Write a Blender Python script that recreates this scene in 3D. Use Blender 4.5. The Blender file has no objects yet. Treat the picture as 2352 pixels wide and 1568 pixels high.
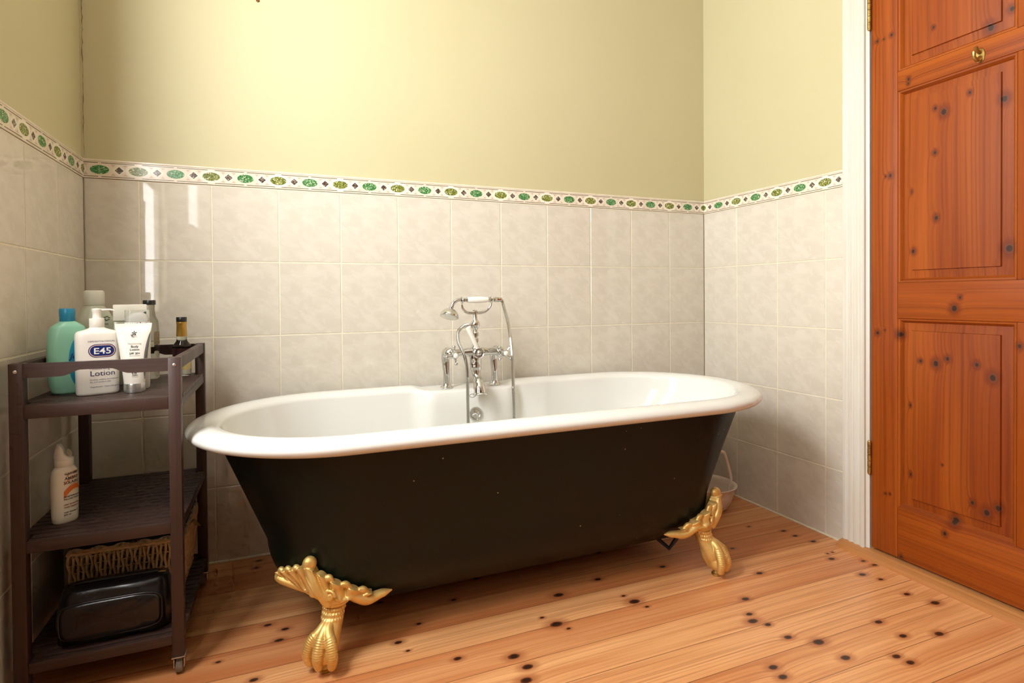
import bpy, bmesh, math, random
from math import sin, cos, pi, sqrt, radians as R
from mathutils import Vector as V, Matrix as M
random.seed(7)
SC = bpy.context.scene
COL = SC.collection

# ---------------------------------------------------------------- node helper
class NT:
    def __init__(s, mat_or_group):
        s.t = mat_or_group
    def n(s, typ, ins=None, **kw):
        nd = s.t.nodes.new(typ)
        for k, v in kw.items(): setattr(nd, k, v)
        for k, v in (ins or {}).items():
            sk = nd.inputs[k]
            if isinstance(v, bpy.types.NodeSocket): s.t.links.new(v, sk)
            else: sk.default_value = v
        return nd
    def m(s, op, a, b=0.0, c=None):
        d = {0: a, 1: b}
        if c is not None: d[2] = c
        return s.n('ShaderNodeMath', d, operation=op).outputs[0]
    def vm(s, op, a, b=(0, 0, 0)):
        nd = s.n('ShaderNodeVectorMath', {0: a, 1: b}, operation=op)
        return nd.outputs['Value'] if op in ('LENGTH', 'DISTANCE') else nd.outputs[0]
    def mix(s, f, a, b, bt='MIX'):
        nd = s.n('ShaderNodeMix', data_type='RGBA', blend_type=bt)
        for i, v in ((0, f), (6, a), (7, b)):
            if isinstance(v, bpy.types.NodeSocket): s.t.links.new(v, nd.inputs[i])
            else: nd.inputs[i].default_value = v if i == 0 or len(v) == 4 else (*v, 1)
        return nd.outputs[2]
    def noise(s, vec, scale, detail=3, rough=.5, dist=0.0):
        return s.n('ShaderNodeTexNoise', {'Vector': vec, 'Scale': scale, 'Detail': detail, 'Roughness': rough, 'Distortion': dist}).outputs[0]
    def ramp(s, v, a, b, lo=0.0, hi=1.0):
        return s.n('ShaderNodeMapRange', {0: v, 1: a, 2: b, 3: lo, 4: hi}, interpolation_type='SMOOTHSTEP').outputs[0]
    def sep(s, v): return s.n('ShaderNodeSeparateXYZ', {0: v}).outputs
    def comb(s, x=0.0, y=0.0, z=0.0): return s.n('ShaderNodeCombineXYZ', {0: x, 1: y, 2: z}).outputs[0]
    def link(s, a, b): s.t.links.new(a, b)

def mat(name, col=(.8, .8, .8), rough=.5, metal=0.0, **kw):
    m = bpy.data.materials.new(name); m.use_nodes = True
    b = m.node_tree.nodes['Principled BSDF']
    b.inputs['Base Color'].default_value = (*col, 1); b.inputs['Roughness'].default_value = rough
    b.inputs['Metallic'].default_value = metal
    for k, v in kw.items():
        b.inputs[k.replace('_', ' ')].default_value = v
    return m
def bs(m): return m.node_tree.nodes['Principled BSDF']
def bump(m, h, strength=.2, dist=.001):
    t = NT(m.node_tree)
    b = t.n('ShaderNodeBump', {'Height': h, 'Strength': strength, 'Distance': dist})
    t.link(b.outputs[0], bs(m).inputs['Normal'])
def noisy(name, c1, c2, scale, rough=.5, metal=0.0, bmp=0.0, stretch=(1, 1, 1), coord='Object', detail=4, **kw):
    m = mat(name, c1, rough, metal, **kw); t = NT(m.node_tree)
    v = t.n('ShaderNodeTexCoord').outputs[coord]
    v = t.vm('MULTIPLY', v, stretch)
    n = t.noise(v, scale, detail)
    t.link(t.mix(t.ramp(n, .3, .7), c1, c2), bs(m).inputs['Base Color'])
    if bmp: bump(m, n, bmp)
    return m

# ---------------------------------------------------------------- mesh helpers
def obj(name, bm, mats=None, parent=None, smooth=35, kind=None, loc=None):
    me = bpy.data.meshes.new(name)
    bmesh.ops.recalc_face_normals(bm, faces=bm.faces[:]) if smooth != 'raw' else None
    bm.to_mesh(me); bm.free()
    for m in (mats if isinstance(mats, (list, tuple)) else [mats]): me.materials.append(m)
    if smooth and smooth != 'raw':
        me.shade_smooth(); me.set_sharp_from_angle(angle=R(smooth))
    o = bpy.data.objects.new(name, me); COL.objects.link(o)
    if parent: o.parent = parent
    if kind: o['kind'] = kind
    if loc: o.location = loc
    return o
def thing(name, label, cat, loc=(0, 0, 0), rz=0.0, group=None, kind=None):
    o = bpy.data.objects.new(name, None); COL.objects.link(o); o.empty_display_size = .05
    o.location = loc; o.rotation_euler = (0, 0, rz)
    if kind: o['kind'] = kind
    if label: o['label'] = label
    if cat: o['category'] = cat
    if group: o['group'] = group
    return o
def tag(o, label, cat, group=None):
    o['label'] = label; o['category'] = cat
    if group: o['group'] = group
    return o
def B(): return bmesh.new()
def box(bm, x0, x1, y0, y1, z0, z1, bev=0.0, mi=0):
    vs = [bm.verts.new(p) for p in ((x0, y0, z0), (x1, y0, z0), (x1, y1, z0), (x0, y1, z0), (x0, y0, z1), (x1, y0, z1), (x1, y1, z1), (x0, y1, z1))]
    fs = [bm.faces.new([vs[i] for i in f]) for f in ((3, 2, 1, 0), (4, 5, 6, 7), (0, 1, 5, 4), (1, 2, 6, 5), (2, 3, 7, 6), (3, 0, 4, 7))]
    for f in fs: f.material_index = mi
    if bev:
        es = list({e for f in fs for e in f.edges})
        r = bmesh.ops.bevel(bm, geom=es, offset=bev, segments=2, affect='EDGES', profile=.5)
        for f in r['faces']: f.material_index = mi
def loft(bm, rings, cap0=True, cap1=True, mi=0, closed=True):
    prev = None; first = None
    for ring in rings:
        cur = [bm.verts.new(p) for p in ring]
        if prev:
            n = len(cur)
            for i in range(n if closed else n - 1):
                j = (i + 1) % n
                f = bm.faces.new((prev[i], prev[j], cur[j], cur[i])); f.material_index = mi
        else: first = cur
        prev = cur
    if cap0: bm.faces.new(first[::-1]).material_index = mi
    if cap1: bm.faces.new(prev).material_index = mi
    return first, prev
def smoothpts(pts, k=8):
    P = [V(p) for p in pts]; out = []
    for i in range(len(P) - 1):
        p0 = P[max(i - 1, 0)]; p1 = P[i]; p2 = P[i + 1]; p3 = P[min(i + 2, len(P) - 1)]
        for j in range(k):
            t = j / k
            out.append(.5 * (2 * p1 + (p2 - p0) * t + (2 * p0 - 5 * p1 + 4 * p2 - p3) * t * t + (3 * p1 - p0 - 3 * p2 + p3) * t ** 3))
    out.append(P[-1]); return out
def interp(xs, n):
    m = len(xs) - 1; out = []
    for i in range(n):
        t = i / max(n - 1, 1) * m; k = min(int(t), m - 1); f = t - k
        f = f * f * (3 - 2 * f)
        out.append(xs[k] * (1 - f) + xs[k + 1] * f)
    return out
def tube(bm, pts, r, seg=12, cap=True, mi=0, flat=None, up=None):
    P = [V(p) for p in pts]; n = len(P)
    rs = r if isinstance(r, (list, tuple)) else [r] * n
    if len(rs) != n: rs = interp(list(rs), n)
    T = [(P[min(i + 1, n - 1)] - P[max(i - 1, 0)]).normalized() for i in range(n)]
    a = V(up) if up else (V((0, 0, 1)) if abs(T[0].z) < .9 else V((1, 0, 0)))
    u = (a - T[0] * a.dot(T[0])).normalized(); rings = []
    for i in range(n):
        u = (u - T[i] * u.dot(T[i])).normalized(); w = T[i].cross(u)
        fl = flat or 1.0
        rings.append([P[i] + (u * cos(2 * pi * k / seg) * fl + w * sin(2 * pi * k / seg)) * rs[i] for k in range(seg)])
    loft(bm, rings, cap, cap, mi)
def lathe(bm, prof, mx=None, seg=32, mi=0, cap0=True, cap1=True):
    mx = mx or M()
    loft(bm, [[mx @ V((r * cos(2 * pi * k / seg), r * sin(2 * pi * k / seg), z)) for k in range(seg)] for r, z in prof], cap0, cap1, mi)
def axis(p, d, up=(0, 0, 1)):
    z = V(d).normalized(); a = V(up)
    if abs(z.dot(a)) > .95: a = V((1, 0, 0))
    x = a.cross(z).normalized(); y = z.cross(x)
    m = M((x, y, z)).transposed().to_4x4(); m.translation = V(p); return m
def sphere(bm, c, r, seg=16, sc=(1, 1, 1), mi=0, mx=None):
    n = max(6, seg // 2); prof = []
    for i in range(1, n):
        a = -pi / 2 + pi * i / n; prof.append((cos(a), sin(a)))
    mx = mx or M()
    lathe(bm, prof, M.Translation(V(c)) @ mx @ M.Diagonal((r * sc[0], r * sc[1], r * sc[2], 1)), seg, mi)
def sell(a, b, n, z, cx=0, cy=0, seg=48):
    out = []
    for k in range(seg):
        t = 2 * pi * k / seg; c, s = cos(t), sin(t)
        out.append((cx + a * math.copysign(abs(c) ** (2 / n), c), cy + b * math.copysign(abs(s) ** (2 / n), s), z))
    return out
class Bottle:
    """cross sections (z, a, b, n): half width, half depth, squareness"""
    def __init__(s, secs): s.s = secs
    def at(s, z):
        q = s.s
        for i in range(len(q) - 1):
            if q[i][0] <= z <= q[i + 1][0]:
                t = (z - q[i][0]) / max(q[i + 1][0] - q[i][0], 1e-6)
                return [q[i][k] * (1 - t) + q[i + 1][k] * t for k in (1, 2, 3)]
        return list(q[-1][1:]) if z > q[-1][0] else list(q[0][1:])
    def front(s, x, z, eps=.0004):
        a, b, n = s.at(z); k = min(abs(x) / a, .999)
        return (x, -b * (1 - k ** n) ** (1 / n) - eps, z)
    def build(s, bm, seg=56, mi=0):
        loft(bm, [sell(a, b, n, z, seg=seg) for z, a, b, n in s.s], True, True, mi)
def curve_secs(secs, k=5):
    out = []
    for i in range(len(secs) - 1):
        for j in range(k):
            p0 = secs[max(i - 1, 0)]; p1 = secs[i]; p2 = secs[i + 1]; p3 = secs[min(i + 2, len(secs) - 1)]; t = j / k
            r = []
            for c in range(4):
                if c == 0: r.append(p1[0] + (p2[0] - p1[0]) * t)
                else: r.append(max(1e-4, .5 * (2 * p1[c] + (p2[c] - p0[c]) * t + (2 * p0[c] - 5 * p1[c] + 4 * p2[c] - p3[c]) * t * t + (3 * p1[c] - p0[c] - 3 * p2[c] + p3[c]) * t ** 3)))
            out.append(tuple(r))
    out.append(secs[-1]); return out
def text2d(body, size, align='LEFT', bold=0.0, shear=0.0):
    cu = bpy.data.curves.new('t', 'FONT'); cu.body = body; cu.size = size; cu.align_x = align; cu.offset = bold; cu.shear = shear; cu.resolution_u = 3
    o = bpy.data.objects.new('t', cu); COL.objects.link(o)
    dg = bpy.context.evaluated_depsgraph_get(); dg.update()
    me = bpy.data.meshes.new_from_object(o.evaluated_get(dg))
    vs = [(v.co.x, v.co.y) for v in me.vertices]; fs = [tuple(p.vertices) for p in me.polygons]
    bpy.data.objects.remove(o); bpy.data.curves.remove(cu); bpy.data.meshes.remove(me)
    return vs, fs
def put_text(bm, body, size, x, z, surf, align='CENTER', mi=0, eps=.0006, bold=0.0, width=None, shear=0.0, rot=0.0):
    vs, fs = text2d(body, size, align, bold, shear)
    sx = 1.0
    if width and vs:
        w = max(v[0] for v in vs) - min(v[0] for v in vs); sx = width / w
    bv = []
    for a, b in vs:
        a *= sx
        a, b = a * cos(rot) - b * sin(rot), a * sin(rot) + b * cos(rot)
        bv.append(bm.verts.new(surf(x + a, z + b, eps)))
    for f in fs:
        try: bm.faces.new([bv[i] for i in f]).material_index = mi
        except ValueError: pass
def patch(bm, outline, surf, mi=0, eps=.0004, rings=6):
    """closed 2-D outline, filled with rings toward its centre so it follows the surface"""
    n = len(outline); cx = sum(p[0] for p in outline) / n; cz = sum(p[1] for p in outline) / n
    prev = None
    for k in range(rings):
        s = 1 - k / rings
        cur = [bm.verts.new(surf(cx + (x - cx) * s, cz + (z - cz) * s, eps)) for x, z in outline]
        if prev:
            for i in range(n): bm.faces.new((prev[i], prev[(i + 1) % n], cur[(i + 1) % n], cur[i])).material_index = mi
        prev = cur
    c = bm.verts.new(surf(cx, cz, eps))
    for i in range(n): bm.faces.new((prev[i], prev[(i + 1) % n], c)).material_index = mi
def ell(cx, cz, a, b, n=40, p=2.0):
    return [(cx + a * math.copysign(abs(cos(2 * pi * k / n)) ** (2 / p), cos(2 * pi * k / n)), cz + b * math.copysign(abs(sin(2 * pi * k / n)) ** (2 / p), sin(2 * pi * k / n))) for k in range(n)]
def stadium(cx, cz, a, b, n=12):
    out = []
    for k in range(n + 1):
        t = -pi / 2 + pi * k / n; out.append((cx + a - b + b * cos(t), cz + b * sin(t)))
    for k in range(n + 1):
        t = pi / 2 + pi * k / n; out.append((cx - a + b + b * cos(t), cz + b * sin(t)))
    return out
def sst(x, a, b):
    t = min(max((x - a) / (b - a), 0), 1); return t * t * (3 - 2 * t)

# ---------------------------------------------------------------- room constants
W = 2.3327; TH = .2432; TW = .2; YF = -4.3; CE = 2.62
BZ0 = 5 * TH; BH = .057

# ---------------------------------------------------------------- materials
def wall_paint():
    m = mat('wall_paint', (.80, .735, .50), .62); t = NT(m.node_tree)
    p = t.n('ShaderNodeNewGeometry').outputs['Position']
    n = t.noise(p, 1.6, 2)
    t.link(t.mix(t.ramp(n, .3, .7), (.53, .475, .28), (.545, .49, .295)), bs(m).inputs['Base Color'])
    return m
def tile_mat():
    m = mat('glazed_tile', (.7, .65, .55), .035); t = NT(m.node_tree)
    uv = t.n('ShaderNodeUVMap', uv_map='UVMap').outputs[0]
    w = t.vm('ADD', uv, t.vm('MULTIPLY', t.n('ShaderNodeTexNoise', {'Vector': uv, 'Scale': 4.0, 'Detail': 2.0}).outputs[1], (.16, .16, 0)))
    sx = t.sep(w)
    q = t.comb(t.m('ADD', t.m('MULTIPLY', sx[0], 1.3), t.m('MULTIPLY', sx[1], -.55)), t.m('ADD', t.m('MULTIPLY', sx[1], 2.2), t.m('MULTIPLY', sx[0], .9)), 0.0)
    n = t.noise(q, 2.6, 5, .55, .6)
    f = t.ramp(n, .36, .66)
    c = t.mix(f, (.635, .58, .485), (.69, .635, .54))
    wisp = t.ramp(t.noise(t.vm('ADD', q, (3.1, 1.7, 0)), 3.4, 3, .5, .8), .60, .74)
    c = t.mix(t.m('MULTIPLY', wisp, .3), c, (.745, .70, .61))
    t.link(c, bs(m).inputs['Base Color'])
    pass
    return m
M_PAINT = wall_paint()
M_TILE = tile_mat()
M_GROUT = noisy('grout', (.80, .73, .56), (.74, .66, .50), 40, .75, coord='Object')
M_WHITE_GLOSS = noisy('white_gloss_paint', (.70, .67, .60), (.66, .61, .52), 6, .35, stretch=(4, 4, .4), bmp=.02)
M_CEIL = mat('ceiling_paint', (.78, .76, .70), .8)
M_PANEL = noisy('added_boarding_wood', (.30, .20, .12), (.24, .15, .085), 6, .5, stretch=(1, 1, .1))  # dark wood for the boards added to lower the bounce light

def min_chain(t, p, knots):
    d = None
    for (a, b, ra, rb) in knots:
        l = t.vm('LENGTH', t.vm('MULTIPLY', t.vm('SUBTRACT', p, (a, b, 0)), (1 / ra, 1 / rb, 0)))
        d = l if d is None else t.m('MINIMUM', d, l)
    return d
def knot_group(name, knots, rand_scale=None):
    g = bpy.data.node_groups.new(name, 'ShaderNodeTree')
    g.interface.new_socket('P', in_out='INPUT', socket_type='NodeSocketVector')
    g.interface.new_socket('D', in_out='OUTPUT', socket_type='NodeSocketFloat')
    t = NT(g); i = t.n('NodeGroupInput'); o = t.n('NodeGroupOutput')
    t.link(min_chain(t, i.outputs[0], knots), o.inputs[0]); return g
def wood(name, comps, c_light, c_mid, c_dark, kg=None, fine=1.0, board=None, rough=.3, coat=.0, object_space=False, stave=None, seam=None, kdark=(.036, .013, .006), spec=.5):
    """comps: (along, across, third) axis indices; kg: knot group and the two axes of its plane"""
    m = mat(name, c_mid, rough, Specular_IOR_Level=spec); t = NT(m.node_tree)
    p = t.n('ShaderNodeTexCoord').outputs['Object'] if object_space else t.n('ShaderNodeNewGeometry').outputs['Position']
    s = t.sep(p); al, ac, th = (s[k] for k in comps)
    rnd = 0.0
    if board:
        cell = t.m('FLOOR', t.m('DIVIDE', t.m('ADD', ac, board[1]), board[0]))
        rnd = t.n('ShaderNodeTexWhiteNoise', {'W': cell}, noise_dimensions='1D').outputs[0]
    d = None
    if kg:
        gn = t.n('ShaderNodeGroup'); gn.node_tree = kg[0]
        t.link(t.comb(s[kg[1]], s[kg[2]], 0.0), gn.inputs[0]); d = gn.outputs[0]
    off = t.m('MULTIPLY', rnd, 37.0)
    q = t.comb(t.m('ADD', t.m('MULTIPLY', al, .9), off), t.m('ADD', ac, off), th)
    # slow wander of the growth rings, pushed aside by the knots
    wander = t.noise(t.vm('MULTIPLY', q, (.8, 6, 6)), 1.0, 2, .45)
    bend = t.m('MULTIPLY', wander, .034)
    if d is not None:
        bend = t.m('ADD', bend, t.m('MULTIPLY', t.m('EXPONENT', t.m('MULTIPLY', d, -.55)), .020))
    aw = t.m('ADD', t.m('ADD', ac, bend), off)
    qs = t.comb(t.m('ADD', t.m('MULTIPLY', al, .55), off), aw, t.m('MULTIPLY', th, .4))
    band = t.noise(t.vm('MULTIPLY', qs, (1.2, 75.0 * fine, 30)), 1.0, 4, .62)
    thin = t.noise(t.vm('MULTIPLY', qs, (1.6, 210.0 * fine, 60)), 1.0, 3, .6)
    sine = t.m('POWER', t.m('ADD', t.m('MULTIPLY', t.m('SINE', t.m('ADD', t.m('MULTIPLY', aw, 760.0 * fine), t.m('MULTIPLY', band, 9.0))), .5), .5), 2.0)
    gate = t.ramp(t.noise(t.vm('MULTIPLY', q, (.7, 15, 15)), 1.0, 2, .5), .40, .68)
    ring = t.m('ADD', t.m('MULTIPLY', t.ramp(thin, .50, .70), .55), t.m('MULTIPLY', t.m('MULTIPLY', sine, gate), .40))
    fib = t.noise(t.vm('MULTIPLY', q, (7, 420, 420)), 1.0, 2, .6)
    broad = t.noise(t.vm('MULTIPLY', q, (1.0, 16, 16)), 1.0, 3, .55)
    c = t.mix(t.ramp(broad, .32, .66), c_mid, c_light)
    c = t.mix(t.m('MULTIPLY', t.ramp(band, .46, .70), .40), c, c_dark)
    c = t.mix(t.m('MULTIPLY', ring, .75), c, c_dark)
    c = t.mix(t.m('MULTIPLY', t.ramp(fib, .45, .75), .16), c, c_dark)
    if board:
        c = t.mix(t.ramp(rnd, 0, 1, 0, .5), c, (c_dark[0] * 1.35, c_dark[1] * 1.25, c_dark[2] * 1.1))
    if stave:
        cs = t.m('FLOOR', t.m('DIVIDE', t.m('ADD', ac, stave[1]), stave[0]))
        r2 = t.n('ShaderNodeTexWhiteNoise', {'W': cs}, noise_dimensions='1D').outputs[0]
        c = t.mix(t.m('MULTIPLY', r2, .5), c, c_dark)
    if d is not None:
        wob = t.m('ADD', d, t.m('MULTIPLY', t.m('SUBTRACT', t.noise(p, 130, 1), .5), .28))
        c = t.mix(t.ramp(wob, 3.2, .9, 0, .7), c, c_dark)
        c = t.mix(t.ramp(wob, 1.25, .85, 0, 1), c, (kdark[0] * 4, kdark[1] * 3.2, kdark[2] * 3))
        c = t.mix(t.ramp(wob, .95, .55, 0, .95), c, kdark)
    if seam:
        fr = t.m('FRACT', t.m('DIVIDE', t.m('ADD', ac, seam[1]), seam[0]))
        e = t.m('MULTIPLY', t.m('SUBTRACT', .5, t.m('ABSOLUTE', t.m('SUBTRACT', fr, .5))), seam[0])
        c = t.mix(t.ramp(e, .0011, .0003, 0, .8), c, (.06, .02, .008))
    t.link(c, bs(m).inputs['Base Color'])
    rr = t.m('ADD', rough, t.m('MULTIPLY', t.noise(p, 7, 3), .16)); t.link(rr, bs(m).inputs['Roughness'])
    pass
    return m

FK = [(595,1287,1),(588,1304,1),(1720,1209,.8),(1800,1219,1.1),(1827,1230,1.1),(1654,1250,1.1),(1682,1259,.9),(1868,1243,1.2),(1641,1296,1.1),(1664,1311,1.1),(1744,1316,1.2),(1901,1271,.6),(1912,1268,.6),
 (1910,1283,1.2),(1983,1288,.9),(2009,1297,1.1),(1712,1375,1.3),(1981,1319,1.3),(2023,1330,.9),(1721,1410,1.1),(1729,1426,1.6),(1764,1434,1.0),(2083,1364,1.1),(2148,1384,1.5),(1810,1463,1.2),(1880,1474,1.7),
 (2018,1428,1.2),(2074,1460,1.2),(2157,1455,1.4),(1942,1510,1.4),(1776,1532,1.3),(1798,1554,1.3),(2059,1507,1.2),(2091,1521,1.2),
 (615,1435,1.1),(655,1444,1.1),(641,1470,1.2),(501,1520,.7),(583,1561,1.1),(915,1475,1.1),(937,1494,.6),(1051,1512,1.1),(1180,1507,1.6),(1212,1531,1.5),(1209,1562,1.6),
 (1283,1366,1.7),(1373,1330,1.2),(1522,1301,1.2),(1245,1418,.7),(1278,1433,1.9),(1306,1443,.7),(1457,1381,1.8),(1486,1393,.7),(1432,1368,.7),(1042,1377,.9),(872,1383,.8),(962,1432,.8),(1093,1328,1.0),(1374,1268,1)]
CAMP = dict(f=1247.487, c=V((.5479, -1.9495, .8525)), r=(1.5592, .0083, -.3676), sx=-47.7734, sy=-88.7568)
from mathutils import Euler
_RM = Euler(CAMP['r'], 'XYZ').to_matrix()
def floor_pt(u, v):
    d = _RM @ V(((u - 1176 - CAMP['sx']) / CAMP['f'], -(v - 784 - CAMP['sy']) / CAMP['f'], -1))
    t = -CAMP['c'].z / d.z; return CAMP['c'] + d * t
def door_pt(u, v, x):
    d = _RM @ V(((u - 1176 - CAMP['sx']) / CAMP['f'], -(v - 784 - CAMP['sy']) / CAMP['f'], -1))
    return CAMP['c'] + d * ((x - CAMP['c'].x) / d.x)
kn = []
for u, v, s in FK:
    p = floor_pt(u, v); kn.append((p.x, p.y, .0088 * s, .0052 * s))
rk = random.Random(3)
for i in range(10): kn.append((rk.uniform(.2, 2.2), rk.uniform(-2.9, -1.3), .013, .007))
KG_F = knot_group('floor_knots', kn)
M_FLOOR = wood('pine_floorboards', (0, 1, 2), (.90, .47, .20), (.70, .29, .104), (.36, .10, .029), (KG_F, 0, 1), .8, (.0985, .8), .27, seam=(.0985, .8))
DX = 2.322
DK = [(2045,403,1.2),(2034,405,.6),(2015,95,.9),(2030,90,.6),(2048,80,1),(2145,350,1.1),(2090,440,.9),(2148,500,1.3),(2225,212,1),(2165,256,2),(2146,248,1),(2302,225,1.8),(2095,577,1.3),(2312,570,2.2),(2205,683,.9),(2192,708,1.8),(2016,764,1.2),(2032,758,.5),(2066,768,1.7),
 (2147,835,1.9),(2112,829,1),(2174,824,1.3),(2241,838,1.3),(2278,868,2),(2086,931,.9),(2087,1090,1.1),(2231,1155,1.2),(2264,1178,1.9),(2190,1197,2.2),(2162,1068,.5),(2170,1225,1.2),(2070,1278,.9),(2034,1133,.6),(2044,1134,.6),(2087,182,1),(2086,192,.8),(2142,62,.8),(2270,62,2),(2318,18,1.4),(2342,795,1.2),(2290,1168,1.6)]
kd = []
for u, v, s in DK:
    p = door_pt(u, v, DX); kd.append((p.y, p.z, .0042 * s, .0056 * s))
KG_D = knot_group('door_knots', kd)
DL, DM, DD = (.36, .082, .0065), (.275, .053, .0035), (.125, .018, .0016)
M_DOOR_V = wood('door_pine_upright', (2, 1, 0), DL, DM, DD, (KG_D, 1, 2), .75, rough=.40, spec=.28)
M_DOOR_H = wood('door_pine_rail', (1, 2, 0), DL, DM, DD, (KG_D, 1, 2), .75, rough=.40, spec=.28)
M_DOOR_P = wood('door_pine_panel', (2, 1, 0), DL, DM, DD, (KG_D, 1, 2), .75, rough=.40, spec=.28, stave=(.043, .85))
M_SILL = wood('threshold_pine', (1, 0, 2), (.58, .27, .09), (.48, .19, .055), (.3, .1, .025), None, .8, rough=.35)
M_TROLLEY = wood('trolley_dark_wood', (2, 0, 1), (.062, .031, .023), (.046, .022, .0165), (.028, .013, .010), None, 2.0, rough=.38, object_space=True)
M_TROLLEY_H = wood('trolley_dark_wood_rail', (0, 2, 1), (.062, .031, .023), (.046, .022, .0165), (.028, .013, .010), None, 2.0, rough=.38, object_space=True)
M_ENAMEL = mat('white_enamel', (.76, .75, .705), .06)
def shell_mat():
    m = mat('black_green_bath_paint', (.006, .008, .005), .36, Specular_IOR_Level=.28); t = NT(m.node_tree)
    p = t.n('ShaderNodeTexCoord').outputs['Object']
    n = t.noise(p, 2.2, 3)
    c = t.mix(t.ramp(n, .35, .65), (.003, .0085, .0055), (.0045, .0050, .003))
    vo = t.n('ShaderNodeTexVoronoi', {'Vector': p, 'Scale': 21.0}).outputs['Distance']
    gate = t.ramp(t.noise(p, 5, 2), .5, .56)
    chip = t.m('MULTIPLY', t.ramp(vo, .05, .03), gate)
    c = t.mix(chip, c, (.4, .36, .25))
    t.link(c, bs(m).inputs['Base Color'])
    return m
M_SHELL = shell_mat()
M_GOLD = noisy('gold_paint', (.84, .58, .21), (.72, .45, .13), 30, .44, .6, bmp=.12)
M_BRASS = noisy('old_brass', (.62, .45, .16), (.35, .22, .06), 60, .35, .9)
M_CHROME = mat('chrome', (.64, .635, .62), .05, 1.0)
M_PORC = mat('white_porcelain', (.86, .83, .75), .12)
M_STEEL = mat('brushed_steel', (.62, .61, .58), .3, 1.0)
M_BLACK = mat('black_plastic', (.012, .012, .011), .3)

# ---------------------------------------------------------------- room shell
def tiling(name, origin, ux, length, start, parent, rows=5):
    """tile field: origin at the floor corner, ux along the wall, room side = ux turned"""
    ux = V(ux); nz = V((0, 0, 1)); nm = ux.cross(nz)          # outward from the wall into the room
    bm = B(); uvl = bm.loops.layers.uv.new('UVMap'); rr = random.Random(hash(name) % 1000 if False else len(name) * 17)
    O = V(origin); T = .006; G = .0016; e = .0014
    xs = [0.0]; x = start
    while x < length - .004: xs.append(x); x += TW
    xs.append(length)
    for i in range(len(xs) - 1):
        u0 = xs[i]; u1 = xs[i + 1]
        full0 = u1 - TW if i == 0 else u0
        for r in range(rows):
            z0 = r * TH; z1 = z0 + TH
            a0, a1, b0, b1 = u0 + G, u1 - G, z0 + G, z1 - G
            if r == 0: b0 = 0.0
            ta, tb = rr.uniform(-.0016, .0016), rr.uniform(-.0012, .0012)
            cu, cz = (u0 + u1) / 2, (z0 + z1) / 2
            def P(u, z, h): return O + ux * u + nz * z + nm * (h + (u - cu) * ta + (z - cz) * tb if h > 0 else h)
            fr = [P(a0 + e, b0 + e, T), P(a1 - e, b0 + e, T), P(a1 - e, b1 - e, T), P(a0 + e, b1 - e, T)]
            md = [P(a0, b0, T - e), P(a1, b0, T - e), P(a1, b1, T - e), P(a0, b1, T - e)]
            bk = [P(a0, b0, 0), P(a1, b0, 0), P(a1, b1, 0), P(a0, b1, 0)]
            vf, vm_, vb = ([bm.verts.new(p) for p in q] for q in (fr, md, bk))
            fs = [bm.faces.new(vf)]
            for k in range(4):
                j = (k + 1) % 4
                fs.append(bm.faces.new((vm_[k], vm_[j], vf[j], vf[k]))); fs.append(bm.faces.new((vb[k], vb[j], vm_[j], vm_[k])))
            for f in fs:
                for l in f.loops:
                    q = l.vert.co - O
                    l[uvl].uv = ((q.dot(ux) - full0) / TW, (q.z - z0) / TW)
    t = obj(name, bm, M_TILE, parent, smooth=25)
    g = B()
    q = [O + ux * 0 + nm * .0048, O + ux * length + nm * .0048, O + ux * length + nm * .0048 + nz * rows * TH, O + nm * .0048 + nz * rows * TH]
    g.faces.new([g.verts.new(p) for p in q])
    obj('grout_bed', g, M_GROUT, parent)
    return t
M_BORDER = noisy('border_tile_glaze', (.80, .71, .58), (.74, .64, .51), 20, .18)
M_BPALE = mat('border_pale_ring', (.86, .79, .66), .18)
def marbled(name, a, b, c):
    m = mat(name, a, .2); t = NT(m.node_tree)
    p = t.n('ShaderNodeNewGeometry').outputs['Position']
    n = t.noise(p, 150, 3, .6, 1.5); n2 = t.noise(t.vm('ADD', p, (7, 3, 1)), 230, 2, .5, 1)
    t.link(t.mix(t.ramp(n2, .56, .62), t.mix(t.ramp(n, .4, .6), a, b), c), bs(m).inputs['Base Color']); return m
M_EMER = marbled('border_emerald', (.02, .12, .025), (.07, .27, .08), (.55, .60, .40))
M_OLIV = marbled('border_olive', (.07, .10, .008), (.22, .24, .03), (.70, .66, .42))
M_DIAM = marbled('border_brown_diamond', (.05, .03, .022), (.12, .08, .06), (.55, .47, .38))
M_DASH = mat('border_dark_line', (.10, .075, .035), .25)
M_TRI = mat('border_pink_triangle', (.62, .47, .37), .2)
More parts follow.
